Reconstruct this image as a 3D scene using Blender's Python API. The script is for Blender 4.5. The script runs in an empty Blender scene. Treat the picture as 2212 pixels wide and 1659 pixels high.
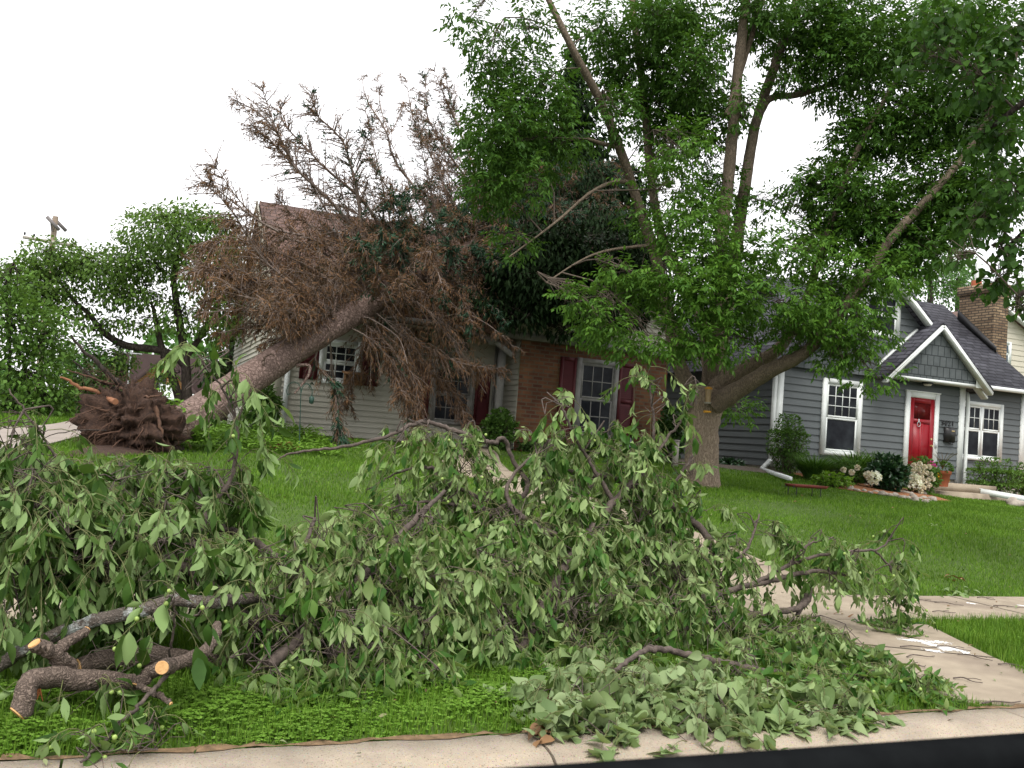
import bpy, math, numpy as np
from mathutils import Matrix, Vector
RNG = np.random.default_rng(11)
scn = bpy.context.scene
COL = scn.collection
# ---------------------------------------------------------------- camera
# world axes: X runs along the street, Y away from the street towards the houses, Z up
ROLL, PITCH, YAW, FPX, CH = math.radians(4.37), math.radians(3.36), math.radians(22.0), 2000.0, 1.45
CS = np.array([math.cos(YAW), math.sin(YAW)]); CT = np.array([-math.sin(YAW), math.cos(YAW)])
CAM = np.array([0.0, 0.0, CH])
def _dir(u, v):
    c, s = math.cos(ROLL), math.sin(ROLL)
    a = u * c + v * s; b = -u * s + v * c
    x, y, z = a, math.cos(PITCH) + b * math.sin(PITCH), math.sin(PITCH) - b * math.cos(PITCH)
    return np.array([x * CS[0] + y * CS[1], x * CT[0] + y * CT[1], z])
D0 = _dir(0, 0); VR = _dir(1, 0) - D0; VD = _dir(0, 1) - D0; VU = -VD
cd = bpy.data.cameras.new('camera'); cam = bpy.data.objects.new('camera', cd); COL.objects.link(cam)
cd.sensor_width = 36.0; cd.lens = 36.0 * FPX / 2212.0; cd.clip_start = 0.05; cd.clip_end = 1500
M3 = Matrix(((VR[0], VU[0], -D0[0]), (VR[1], VU[1], -D0[1]), (VR[2], VU[2], -D0[2])))
cam.matrix_world = Matrix.Translation(CAM) @ M3.to_4x4()
cd.dof.use_dof = True; cd.dof.focus_distance = 8.0; cd.dof.aperture_fstop = 16.0
scn.camera = cam
# ---------------------------------------------------------------- overcast daylight
SUN_EL, SUN_AZ = math.radians(58), math.radians(205)     # azimuth measured from +Y clockwise
w = bpy.data.worlds.new('World'); scn.world = w; w.use_nodes = True
nt = w.node_tree; bg = nt.nodes['Background']
sky = nt.nodes.new('ShaderNodeTexSky'); sky.sky_type = 'NISHITA'; sky.sun_disc = False
sky.sun_elevation = SUN_EL; sky.sun_rotation = SUN_AZ; sky.dust_density = 4.0; sky.air_density = 1.5
hs = nt.nodes.new('ShaderNodeHueSaturation'); hs.inputs['Saturation'].default_value = 0.12
mx = nt.nodes.new('ShaderNodeMix'); mx.data_type = 'RGBA'; mx.inputs['Factor'].default_value = 0.72
nt.links.new(sky.outputs[0], hs.inputs['Color']); nt.links.new(hs.outputs[0], mx.inputs[6])
mx.inputs[7].default_value = (10.6, 10.5, 10.75, 1)       # the even cloud cover
nt.links.new(mx.outputs[2], bg.inputs['Color']); bg.inputs['Strength'].default_value = 0.10
ld = bpy.data.lights.new('sun', 'SUN'); ld.energy = 1.5; ld.angle = math.radians(25); ld.color = (1.0, 0.96, 0.9)
sun = bpy.data.objects.new('sun', ld); COL.objects.link(sun)
sd = Vector((math.sin(SUN_AZ) * math.cos(SUN_EL), math.cos(SUN_AZ) * math.cos(SUN_EL), math.sin(SUN_EL)))
sun.rotation_euler = sd.to_track_quat('Z', 'Y').to_euler(); sun.location = (0, 0, 30)
scn.view_settings.view_transform = 'Standard'; scn.view_settings.look = 'None'
scn.view_settings.exposure = 1.0; scn.view_settings.gamma = 1.0
scn.cycles.use_denoising = True
scn.cycles.max_bounces = 5; scn.cycles.diffuse_bounces = 3; scn.cycles.glossy_bounces = 2
scn.cycles.transmission_bounces = 3; scn.cycles.transparent_max_bounces = 4
scn.cycles.sample_clamp_indirect = 6.0
# ---------------------------------------------------------------- pixel rays (full picture 2212 x 1659)
def R(px, py): return D0 + VR * ((px - 1106) / FPX) + VD * ((py - 829.5) / FPX)
def TP(px, py, t): d = R(px, py); return CAM + d * (t / d[1])
def SP(px, py, s): d = R(px, py); return CAM + d * (s / d[0])
FWD = D0
def depth(p): return float(np.dot(np.asarray(p) - CAM, FWD))
def zg(s, t):
    s = np.asarray(s, float); t = np.asarray(t, float)
    b = np.interp(t, [-60, 3.3, 3.62, 3.8, 5.9, 6.95, 7.6, 9, 11, 13, 16, 17.5, 30, 200],
                  [0, 0, .14, .15, .19, .2, .32, .62, .82, .94, 1.19, 1.22, 1.22, 1.22])
    k = np.clip((t - 7) / 6, 0, 1)
    return b - np.clip(s - 12.5, 0, 4.5) * .05 * k
def GP(px, py, dz=0.0):
    d = R(px, py); Y = .5
    while Y < 150:
        p = CAM + d * Y
        if p[2] < zg(p[0], p[1]): break
        Y += .03
    p[2] = zg(p[0], p[1]) + dz
    return p
def unit(v):
    v = np.asarray(v, float); return v / np.maximum(np.linalg.norm(v, axis=-1, keepdims=True), 1e-9)
def rdir(n): return unit(RNG.normal(size=(n, 3)))
# ---------------------------------------------------------------- mesh builder
ORG = {}
class MB:
    def __init__(s): s.V = []; s.n = 0; s.L = []; s.C = []
    def add(s, V, F):
        V = np.asarray(V, float).reshape(-1, 3)
        if isinstance(F, np.ndarray):
            s.L.append((F + s.n).ravel()); s.C.append(np.full(len(F), F.shape[1]))
        else:
            s.L.append(np.concatenate([np.asarray(f) for f in F]) + s.n); s.C.append(np.array([len(f) for f in F]))
        s.V.append(V); s.n += len(V)
    def build(s, name, mat, parent=None, org=None, smooth=False):
        V = np.concatenate(s.V); L = np.concatenate(s.L).astype(np.int32); Cn = np.concatenate(s.C).astype(np.int32)
        if parent is not None: o0 = ORG[parent.name]
        elif org is not None: o0 = np.asarray(org, float)
        else: o0 = np.array([V[:, 0].mean(), V[:, 1].mean(), V[:, 2].min()])
        me = bpy.data.meshes.new(name)
        me.vertices.add(len(V)); me.vertices.foreach_set('co', (V - o0).astype(np.float32).ravel())
        me.loops.add(len(L)); me.loops.foreach_set('vertex_index', L)
        me.polygons.add(len(Cn)); me.polygons.foreach_set('loop_start', np.concatenate([[0], np.cumsum(Cn)[:-1]]).astype(np.int32))
        if smooth: me.polygons.foreach_set('use_smooth', np.ones(len(Cn), bool))
        me.update(calc_edges=True); me.validate()
        me.materials.append(mat)
        o = bpy.data.objects.new(name, me); COL.objects.link(o)
        ORG[o.name] = o0
        if parent is not None: o.parent = parent
        else: o.location = o0
        return o
def tag(o, label=None, cat=None, group=None, kind=None):
    if label: o['label'] = label
    if cat: o['category'] = cat
    if group: o['group'] = group
    if kind: o['kind'] = kind
    return o
def thing(name, org, label, cat, group=None):
    o = bpy.data.objects.new(name, None); COL.objects.link(o); o.empty_display_size = .2
    o.location = org; ORG[o.name] = np.asarray(org, float)
    return tag(o, label, cat, group)
def copy_thing(o, loc, label=None, rz=0.0):
    c = o.copy(); COL.objects.link(c); c.location = loc; c.rotation_euler = (0, 0, rz)
    if label: c['label'] = label
    for ch in o.children:
        d = ch.copy(); COL.objects.link(d); d.parent = c
    return c
# places: map (u along wall, z, out) to world
def front(t): return lambda u, z, o: (u, t - o, z)
def leftside(s): return lambda u, z, o: (s - o, u, z)
BF = [(0, 1, 3, 2), (4, 6, 7, 5), (0, 4, 5, 1), (2, 3, 7, 6), (0, 2, 6, 4), (1, 5, 7, 3)]
def pbox(mb, pl, u0, u1, z0, z1, o0, o1):
    mb.add([pl(u, z, o) for u in (u0, u1) for z in (z0, z1) for o in (o0, o1)], BF)
def box(mb, x0, x1, y0, y1, z0, z1):
    mb.add([(x, y, z) for x in (x0, x1) for y in (y0, y1) for z in (z0, z1)], BF)
def bar(mb, a, b, wx, wz, up=(0, 0, 1)):
    a = np.asarray(a, float); b = np.asarray(b, float); d = unit(b - a); x = unit(np.cross(d, up)); y = np.cross(x, d)
    mb.add([p + x * i * wx / 2 + y * j * wz / 2 for p in (a, b) for i in (-1, 1) for j in (-1, 1)], BF)
def slab(mb, quad, th):
    q = np.asarray(quad, float); n = unit(np.cross(q[1] - q[0], q[-1] - q[0])); k = len(q)
    V = np.concatenate([q, q - n * th])
    F = [tuple(range(k)), tuple(range(2 * k - 1, k - 1, -1))] + [(i, i + k, (i + 1) % k + k, (i + 1) % k) for i in range(k)]
    mb.add(V, F)
def tube(mb, pts, rad, k=8, cap=True, wob=0.0):
    P = np.asarray(pts, float); n = len(P); rad = np.broadcast_to(np.asarray(rad, float), (n,))
    T = np.gradient(P, axis=0); T = unit(T)
    ref = np.array([0, 0, 1.0]) if abs(T[0][2]) < .9 else np.array([1.0, 0, 0])
    x = unit(np.cross(ref, T[0])); V = []
    ph = np.arange(k) * 2 * np.pi / k
    for i in range(n):
        x = unit(x - T[i] * np.dot(x, T[i])); y = np.cross(T[i], x)
        r = rad[i] * (1 + wob * RNG.normal(size=k)) if wob else rad[i]
        V.append(P[i] + (np.cos(ph)[:, None] * x + np.sin(ph)[:, None] * y) * (np.asarray(r).reshape(-1, 1) if wob else r))
    V = np.concatenate(V); i, j = np.meshgrid(np.arange(n - 1), np.arange(k), indexing='ij')
    a = (i * k + j).ravel(); b = (i * k + (j + 1) % k).ravel()
    mb.add(V, np.stack([a, b, b + k, a + k], 1))
    if cap:
        mb.add(V[:k], [tuple(range(k - 1, -1, -1))]); mb.add(V[-k:], [tuple(range(k))])
def spline(pts, n=24):
    P = np.asarray(pts, float)
    if len(P) < 3:
        return P[0] + (P[-1] - P[0]) * np.linspace(0, 1, n)[:, None]
    d = np.concatenate([[0], np.cumsum(np.linalg.norm(np.diff(P[:, :3], axis=0), axis=1) ** .5)])
    out = []
    Q = np.vstack([2 * P[0] - P[1], P, 2 * P[-1] - P[-2]])
    for u in np.linspace(0, len(P) - 1, n):
        i = min(int(u), len(P) - 2); f = u - i
        a, b, c, e = Q[i], Q[i + 1], Q[i + 2], Q[i + 3]
        out.append(.5 * (2 * b + (c - a) * f + (2 * a - 5 * b + 4 * c - e) * f * f + (3 * b - a - 3 * c + e) * f ** 3))
    return np.array(out)
def sticks(mb, P0, P1, r0, r1, k=3):
    P0 = np.asarray(P0, float).reshape(-1, 3); P1 = np.asarray(P1, float).reshape(-1, 3); n = len(P0)
    if n == 0: return
    d = unit(P1 - P0); ref = np.where(np.abs(d[:, 2:3]) < .9, np.array([[0, 0, 1.0]]), np.array([[1.0, 0, 0]]))
    x = unit(np.cross(ref, d)); y = np.cross(d, x)
    r0 = np.broadcast_to(np.asarray(r0, float), (n,)); r1 = np.broadcast_to(np.asarray(r1, float), (n,))
    ph = np.arange(k) * 2 * np.pi / k
    ring = np.cos(ph)[None, :, None] * x[:, None, :] + np.sin(ph)[None, :, None] * y[:, None, :]
    V = np.stack([P0[:, None] + ring * r0[:, None, None], P1[:, None] + ring * r1[:, None, None]], 1).reshape(-1, 3)
    base = (np.arange(n) * 2 * k)[:, None]; j = np.arange(k)[None]; j2 = (j + 1) % k
    mb.add(V, np.stack([base + j, base + j2, base + k + j2, base + k + j], -1).reshape(-1, 4))
# leaf templates: (x along, y across, fold weight) and faces
def _tm(rows):
    V = [(0, 0)]; F = []; prev = (0, 0, 0)
    for x, wd in rows:
        i = len(V); V += [(x, wd), (x, 0), (x, -wd)]; cur = (i, i + 1, i + 2)
        if prev == (0, 0, 0): F += [(0, i + 1, i), (0, i + 2, i + 1)]
        else: F += [(prev[0], prev[1], cur[1], cur[0]), (prev[1], prev[2], cur[2], cur[1])]
        prev = cur
    i = len(V); V.append((1, 0)); F += [(prev[0], prev[1], i), (prev[1], prev[2], i)]
    return np.array(V, float), F
T_NEAR = _tm([(.18, .3), (.42, .5), (.7, .36), (.88, .15)])
T_HEART = _tm([(-.09, .15), (-.06, .32), (.06, .46), (.24, .52), (.44, .45), (.64, .31), (.82, .15), (.92, .06)])
T_MID = (np.array([(0, 0), (.35, .5), (.7, .34), (1, 0), (.7, -.34), (.35, -.5)], float), [(0, 3, 2, 1), (0, 5, 4, 3)])
T_FAR = (np.array([(0, 0), (.45, .5), (1, 0), (.45, -.5)], float), [(0, 3, 2, 1)])
def leaves(mb, P, D, N, L, W, tmpl, fold=.25, curl=.2):
    n = len(P)
    if n == 0: return
    tv, tf = tmpl
    D = unit(D); B = unit(np.cross(N, D)); N2 = np.cross(D, B)
    L = np.broadcast_to(np.asarray(L, float), (n,))[:, None, None]; W = np.broadcast_to(np.asarray(W, float), (n,))[:, None, None]
    curl = np.broadcast_to(np.asarray(curl, float), (n,))[:, None]; fold = np.broadcast_to(np.asarray(fold, float), (n,))[:, None]
    x = tv[None, :, 0:1]; y = tv[None, :, 1:2]
    h = (fold[..., None] * np.abs(y) * W - curl[..., None] * x * x * L)
    V = P[:, None] + D[:, None] * x * L + B[:, None] * y * W + N2[:, None] * h
    k = len(tv); base = (np.arange(n) * k)
    bysize = {}
    for f in tf: bysize.setdefault(len(f), []).append(f)
    V = V.reshape(-1, 3); first = True
    for sz, fs in bysize.items():
        F = (base[:, None, None] + np.array(fs)[None]).reshape(-1, sz)
        if first: mb.add(V, F); first = False
        else: mb.L.append((F + mb.n - len(V)).ravel()); mb.C.append(np.full(len(F), sz))
def blob_pts(b):
    """points inside an ellipsoid clump: centre on the ray of px,py at street distance t; radii in picture units and metres"""
    px, py, t, rx, ry, rt, n = b
    c = TP(px, py, t); k = depth(c) / FPX
    q = rdir(n) * (RNG.random((n, 1)) ** .45)
    off = q[:, 0:1] * unit(VR) * rx * k + q[:, 1:2] * unit(VU) * ry * k + q[:, 2:3] * unit(FWD) * rt
    return c + off, q[:, 0:1] * unit(VR) + q[:, 1:2] * unit(VU) + q[:, 2:3] * unit(FWD), c
# ---------------------------------------------------------------- materials
def _new(name):
    m = bpy.data.materials.new(name); m.use_nodes = True; return m, m.node_tree, m.node_tree.nodes['Principled BSDF']
def ramp(nt, fac, stops):
    r = nt.nodes.new('ShaderNodeValToRGB'); e = r.color_ramp.elements
    while len(e) < len(stops): e.new(.5)
    for i, (p, c) in enumerate(stops): e[i].position = p; e[i].color = (*c, 1)
    nt.links.new(fac, r.inputs[0]); return r.outputs[0]
def coords(nt, sc=(1, 1, 1), kind='Object'):
    tc = nt.nodes.new('ShaderNodeTexCoord'); mp = nt.nodes.new('ShaderNodeMapping'); mp.inputs['Scale'].default_value = sc
    nt.links.new(tc.outputs[kind], mp.inputs[0]); return mp.outputs[0]
def noise(nt, vec, sc, det=5, rough=.6):
    n = nt.nodes.new('ShaderNodeTexNoise'); n.inputs['Scale'].default_value = sc; n.inputs['Detail'].default_value = det
    n.inputs['Roughness'].default_value = rough; nt.links.new(vec, n.inputs['Vector']); return n.outputs['Fac']
def bump(nt, h, b, st=.4, dist=.02):
    n = nt.nodes.new('ShaderNodeBump'); n.inputs['Strength'].default_value = st; n.inputs['Distance'].default_value = dist
    nt.links.new(h, n.inputs['Height']); nt.links.new(n.outputs[0], b.inputs['Normal'])
def mixc(nt, fac, a, b, mode='MIX'):
    n = nt.nodes.new('ShaderNodeMix'); n.data_type = 'RGBA'; n.blend_type = mode
    for s, v in ((0, fac), (6, a), (7, b)):
        if hasattr(v, 'links') or hasattr(v, 'is_linked'): nt.links.new(v, n.inputs[s])
        elif s == 0: n.inputs[0].default_value = v
        else: n.inputs[s].default_value = (*v, 1)
    return n.outputs[2]
def mat(name, a, b=None, sc=8.0, rough=.7, stretch=(1, 1, 1), bmp=0.0, bsc=None, spec=.3, stain=None):
    m, nt, p = _new(name); p.inputs['Roughness'].default_value = rough; p.inputs['Specular IOR Level'].default_value = spec
    v = coords(nt, stretch)
    if b is None: b = tuple(c * .8 for c in a)
    col = ramp(nt, noise(nt, v, sc), [(.3, a), (.7, b)])
    if stain:
        col = mixc(nt, ramp(nt, noise(nt, v, sc * .23, 3), [(.5, (0, 0, 0)), (.68, (.7, .7, .7))]), col, stain)
    nt.links.new(col, p.inputs['Base Color'])
    if bmp: bump(nt, noise(nt, v, bsc or sc * 3), p, bmp)
    return m
def leafmat(name, cols, under=None, rough=.5, trans=.3, spec=.12, vs=1.1, vr=(.72, 1.2), um=.6):
    m, nt, p = _new(name); p.inputs['Roughness'].default_value = rough; p.inputs['Specular IOR Level'].default_value = spec
    g = nt.nodes.new('ShaderNodeNewGeometry')
    n = len(cols); c = ramp(nt, g.outputs['Random Per Island'], [(i / max(n - 1, 1), x) for i, x in enumerate(cols)])
    v = coords(nt)
    c = mixc(nt, .8, c, ramp(nt, noise(nt, v, vs, 3), [(.3, (vr[0],) * 3), (.7, (vr[1], vr[1], vr[1] * .96))]), 'MULTIPLY')
    if under: c = mixc(nt, g.outputs['Backfacing'], c, mixc(nt, um, under, c))
    nt.links.new(c, p.inputs['Base Color'])
    if trans:
        t = nt.nodes.new('ShaderNodeBsdfTranslucent'); mxs = nt.nodes.new('ShaderNodeMixShader'); mxs.inputs[0].default_value = trans
        tc = mixc(nt, 1.0, c, (1.25, 1.3, .6), 'MULTIPLY')
        nt.links.new(tc, t.inputs[0]); nt.links.new(p.outputs[0], mxs.inputs[1]); nt.links.new(t.outputs[0], mxs.inputs[2])
        nt.links.new(mxs.outputs[0], nt.nodes['Material Output'].inputs[0])
    return m
def barkmat(name, dark, light, sc=14, stretch=(1, 1, .25), st=.9, lichen=None):
    m, nt, p = _new(name); p.inputs['Roughness'].default_value = .9; p.inputs['Specular IOR Level'].default_value = .1
    v = coords(nt, stretch)
    vo = nt.nodes.new('ShaderNodeTexVoronoi'); vo.feature = 'DISTANCE_TO_EDGE'; vo.inputs['Scale'].default_value = sc
    wv = mixc(nt, .12, v, v)
    nz = nt.nodes.new('ShaderNodeTexNoise'); nz.inputs['Scale'].default_value = sc * .8; nt.links.new(v, nz.inputs['Vector'])
    wv = mixc(nt, .12, v, nz.outputs['Color']); nt.links.new(wv, vo.inputs['Vector'])
    c = ramp(nt, vo.outputs['Distance'], [(0, dark), (.18, light)])
    c = mixc(nt, ramp(nt, noise(nt, v, sc * .5), [(.35, (0, 0, 0)), (.7, (.8, .8, .8))]), c, tuple((a + b) / 2 for a, b in zip(dark, light)))
    if lichen: c = mixc(nt, ramp(nt, noise(nt, coords(nt), 9, 6, .7), [(.54, (0, 0, 0)), (.62, (.9, .9, .9))]), c, lichen)
    nt.links.new(c, p.inputs['Base Color']); bump(nt, vo.outputs['Distance'], p, st, .03)
    return m
def brickmat(name, c1, c2, mortar, axis='x', bw=.2, bh=.07, stain=None, rough=.85, off=.5, ms=.012, st=.5):
    m, nt, p = _new(name); p.inputs['Roughness'].default_value = rough; p.inputs['Specular IOR Level'].default_value = .15
    tc = nt.nodes.new('ShaderNodeTexCoord'); sx = nt.nodes.new('ShaderNodeSeparateXYZ'); cx = nt.nodes.new('ShaderNodeCombineXYZ')
    nt.links.new(tc.outputs['Object'], sx.inputs[0]); nt.links.new(sx.outputs[0 if axis == 'x' else 1], cx.inputs[0]); nt.links.new(sx.outputs[2], cx.inputs[1])
    b = nt.nodes.new('ShaderNodeTexBrick'); b.inputs['Scale'].default_value = 1; b.inputs['Brick Width'].default_value = bw
    b.inputs['Row Height'].default_value = bh; b.inputs['Mortar Size'].default_value = ms; b.offset = off; b.inputs['Bias'].default_value = 0.0
    b.inputs['Color1'].default_value = (*c1, 1); b.inputs['Color2'].default_value = (*c2, 1); b.inputs['Mortar'].default_value = (*mortar, 1)
    nt.links.new(cx.outputs[0], b.inputs['Vector'])
    c = b.outputs['Color']
    c = mixc(nt, .7, c, ramp(nt, noise(nt, tc.outputs['Object'], 3.2, 6), [(.3, (.6, .6, .6)), (.7, (1.25, 1.25, 1.25))]), 'MULTIPLY')
    if stain: c = mixc(nt, ramp(nt, noise(nt, tc.outputs['Object'], 1.3, 5), [(.5, (0, 0, 0)), (.7, (.6, .6, .6))]), c, stain)
    nt.links.new(c, p.inputs['Base Color']); bump(nt, b.outputs['Fac'], p, -st, .01)
    return m
def glassmat(name, a=(.008, .009, .012), b=(.03, .035, .04)):
    m, nt, p = _new(name); p.inputs['Roughness'].default_value = .08; p.inputs['Specular IOR Level'].default_value = .06
    nt.links.new(ramp(nt, noise(nt, coords(nt), 2.5), [(.4, a), (.75, b)]), p.inputs['Base Color']); return m
# ================================================================ materials
m_soil = mat('lawn_soil', (.06, .10, .016), (.04, .07, .014), 3, .95, bmp=.5)
m_asphalt = mat('asphalt', (.05, .05, .052), (.075, .073, .07), 40, .9, bmp=.5, bsc=160)
m_conc = mat('concrete', (.345, .29, .215), (.255, .21, .155), 5, .9, bmp=.5, bsc=160, stain=(.19, .15, .115))
m_curb = mat('curb_concrete', (.40, .33, .25), (.28, .23, .17), 28, .92, bmp=.6, bsc=140, stain=(.2, .17, .135))
m_curb, nt_, p_ = _new('curb_concrete'); p_.inputs['Roughness'].default_value = .92
v_ = coords(nt_); vo_ = nt_.nodes.new('ShaderNodeTexVoronoi'); vo_.inputs['Scale'].default_value = 95; nt_.links.new(v_, vo_.inputs['Vector'])
c_ = ramp(nt_, noise(nt_, v_, 5, 6), [(.3, (.43, .36, .27)), (.7, (.30, .25, .19))])
c_ = mixc(nt_, ramp(nt_, vo_.outputs['Distance'], [(.16, (.75, .75, .75)), (.3, (0, 0, 0))]), c_, vo_.outputs['Color'], 'SOFT_LIGHT')
c_ = mixc(nt_, ramp(nt_, noise(nt_, v_, 120, 2), [(.60, (0, 0, 0)), (.68, (.8, .8, .8))]), c_, (.10, .075, .055))
nt_.links.new(c_, p_.inputs['Base Color']); bump(nt_, noise(nt_, v_, 150), p_, .7)
m_thatch = mat('verge_thatch', (.24, .155, .085), (.09, .06, .03), 22, .95, bmp=.8)
m_drive = mat('driveway_concrete', (.30, .26, .225), (.23, .20, .175), 2, .9, bmp=.2)
m_white = mat('white_paint', (.68, .71, .69), (.60, .63, .61), 5, .5)
m_paintmark = mat('marking_paint', (.9, .9, .9), (.6, .57, .52), 14, .8)
m_tan = mat('tan_siding', (.41, .395, .33), (.37, .355, .295), 2.2, .6, stain=(.28, .27, .22))
m_tantrim = mat('tan_trim', (.34, .325, .26), (.30, .285, .225), 3, .6)
m_greytrim = mat('weathered_trim', (.24, .235, .22), (.15, .147, .138), 6, .7)
m_grey = mat('grey_siding', (.096, .108, .111), (.083, .094, .098), 2.5, .6)
m_found = mat('foundation', (.30, .27, .22), (.22, .2, .165), 6, .9, bmp=.4)
m_brick = brickmat('brick', (.15, .066, .033), (.078, .03, .019), (.10, .075, .05), 'x', .21, .075, stain=(.17, .095, .042))
m_brick2 = brickmat('far_brick', (.62, .30, .13), (.48, .21, .085), (.5, .38, .26), 'x', .3, .1)
m_shing_brown = brickmat('brown_shingles', (.16, .10, .082), (.10, .062, .052), (.045, .03, .026), 'x', .28, .11, ms=.01, st=.8)
m_shing_grey_x = brickmat('grey_shingles', (.085, .085, .10), (.045, .045, .055), (.018, .018, .022), 'x', .3, .1, ms=.012, st=.8)
m_shing_grey_y = brickmat('grey_shingles_side', (.085, .085, .10), (.045, .045, .055), (.018, .018, .022), 'y', .3, .1, ms=.012, st=.8)
m_shing_far = mat('far_shingles', (.05, .032, .03), (.038, .025, .023), 3, .9)
m_shake = brickmat('grey_shakes', (.098, .110, .113), (.085, .096, .10), (.033, .038, .04), 'x', .19, .24, off=.37, ms=.012, st=.5)
m_chim_x = brickmat('chimney_brick', (.29, .21, .13), (.13, .085, .055), (.06, .05, .04), 'x', .23, .075, ms=.014, st=.9)
m_chim_y = brickmat('chimney_brick_side', (.30, .22, .14), (.14, .095, .06), (.06, .05, .04), 'y', .23, .075, ms=.014, st=.9)
m_shutter = mat('red_shutter', (.075, .009, .012), (.055, .007, .009), 6, .6)
m_door = mat('red_door', (.25, .005, .012), (.21, .004, .010), 4, .4, spec=.3)
m_glass = glassmat('window_glass')
m_glass_b = glassmat('window_glass_blue', (.06, .08, .10), (.12, .15, .17))
m_black = mat('black_metal', (.012, .012, .013), (.02, .02, .02), 8, .4)
m_darkgap = mat('dark_gap', (.01, .01, .01), None, 5, .9)
m_metal = mat('galvanised', (.45, .47, .48), (.38, .4, .41), 8, .4, spec=.5)
m_brass = mat('brass', (.4, .3, .12), None, 8, .3, spec=.6)
m_terra = mat('terracotta', (.38, .11, .05), (.30, .085, .04), 8, .75)
m_rust = mat('rust_red', (.20, .045, .03), (.13, .03, .022), 9, .7)
m_mulch = mat('mulch', (.38, .17, .07), (.20, .085, .04), 34, .95, bmp=.9)
m_gravel = mat('gravel', (.16, .13, .10), (.06, .05, .04), 40, .95, bmp=.9)
m_stone = mat('field_stone', (.38, .34, .28), (.22, .19, .16), 7, .85, bmp=.5)
m_dirt = mat('loose_dirt', (.075, .042, .028), (.02, .011, .008), 20, .95, bmp=1.0)
m_beige = mat('beige_siding', (.50, .47, .38), (.46, .43, .35), 2, .6)
m_weather = mat('grey_wood', (.34, .32, .28), (.24, .22, .19), 5, .85, (6, 6, .6), .4)
# ================================================================ setting
def grid(name, S, T, z, m):
    mb = MB(); s, t = np.meshgrid(S, T, indexing='ij'); a, b = len(S), len(T)
    i, j = np.meshgrid(np.arange(a - 1), np.arange(b - 1), indexing='ij'); q = (i * b + j).ravel()
    mb.add(np.stack([s.ravel(), t.ravel(), z(s, t).ravel()], 1), np.stack([q, q + b, q + b + 1, q + 1], 1))
    return tag(mb.build(name, m, org=(0, 0, 0), smooth=True), kind='structure')
Tg = np.unique(np.concatenate([[-400, -200, -60], np.arange(3, 31, .5), [3.3, 3.62, 3.8, 3.85, 5.9, 6.95, 7.6, 17.5, 30], [40, 60, 90, 130, 200, 400, 800]]))
Sg = np.unique(np.concatenate([[-600, -300, -120, -60, -30], np.arange(-12, 30, .75), [12.5, 17, 30, 60, 120, 300, 600]]))
grid('ground', Sg, Tg, lambda s, t: zg(s, t) - np.where(t < 3.84, .06, 0) + .012 * np.sin(s * 1.3) * np.sin(t * 1.7) * (t > 8), m_soil)
grid('street', np.array([-120., -40, 0, 40, 120]), np.array([-9., -4, 0, 2.7]), lambda s, t: np.full(s.shape, .006) + (2.7 - t) * .002, m_asphalt)
def strip(mb, A, B, dz, n=6, th=.0):
    A = np.asarray(A, float)[:, :2]; B = np.asarray(B, float)[:, :2]
    P = A[:, None] + (B - A)[:, None] * np.linspace(0, 1, n + 1)[None, :, None]
    V = np.concatenate([P, (zg(P[..., 0], P[..., 1]) + dz)[..., None]], -1); r, c = len(A), n + 1
    i, j = np.meshgrid(np.arange(r - 1), np.arange(n), indexing='ij'); q = (i * c + j).ravel()
    mb.add(V.reshape(-1, 3), np.stack([q, q + c, q + c + 1, q + 1], 1))
    if th:
        for col in (0, -1):
            e = V[:, col]; k = len(e); i = np.arange(k - 1)
            mb.add(np.concatenate([e, e - [0, 0, th]]), np.stack([i, i + 1, i + 1 + k, i + k], 1))
        for e in (V[0], V[-1]):
            k = len(e); i = np.arange(k - 1)
            mb.add(np.concatenate([e, e - [0, 0, th]]), np.stack([i, i + 1, i + 1 + k, i + k], 1))
def resample(P, step=.25):
    P = np.asarray(P, float)[:, :2]; d = np.concatenate([[0], np.cumsum(np.linalg.norm(np.diff(P, axis=0), axis=1))])
    u = np.linspace(0, d[-1], max(2, int(d[-1] / step) + 1)); return np.stack([np.interp(u, d, P[:, k]) for k in (0, 1)], 1)
def band(P, wd):
    P = resample(spline(np.asarray(P, float)[:, :2] @ np.array([[1, 0, 0], [0, 1, 0]]), 60)); T = unit(np.gradient(P, axis=0)); N = np.stack([-T[:, 1], T[:, 0]], 1)
    return P + N * wd / 2, P - N * wd / 2
# curb and gutter, in cast lengths with open joints
mb = MB(); prof = np.array([(2.68, -.05), (2.68, .012), (3.28, .022), (3.40, .05), (3.56, .142), (3.62, .155), (3.80, .158), (3.81, .05)])
for a, b in [(-60, -30), (-29.99, -12), (-11.99, -6), (-5.99, -3.1), (-3.09, -.13), (-.12, 1.74), (1.755, 4.6), (4.612, 7.6), (7.61, 12), (12.01, 30), (30.01, 60)]:
    n = max(2, int((b - a) / .15)) if b - a < 8 else 3; S = np.linspace(a, b, n); k = len(prof)
    V = np.array([(s, t + .004 * math.sin(s * 9), z + RNG.normal() * .0008) for s in S for t, z in prof])
    i, j = np.meshgrid(np.arange(n - 1), np.arange(k - 1), indexing='ij'); q = (i * k + j).ravel()
    mb.add(V, np.stack([q, q + k, q + k + 1, q + 1], 1)); mb.add(V[:k], [tuple(range(k))]); mb.add(V[-k:], [tuple(range(k - 1, -1, -1))])
tag(mb.build('curb', m_curb, org=(0, 3.5, 0)), kind='structure')
mb = MB(); S = np.linspace(-4, 9, 200); strip(mb, np.stack([S, S * 0 + 3.795 + .012 * np.sin(S * 13) + RNG.normal(size=200) * .006], 1), np.stack([S, 3.83 + .02 * np.sin(S * 5) * np.sin(S * 2.3) + RNG.normal(size=200) * .02], 1), .012, 3)
tag(mb.build('verge_soil', m_thatch, org=(0, 3.85, .15)), kind='structure')
mb = MB(); e = -20.0
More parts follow.
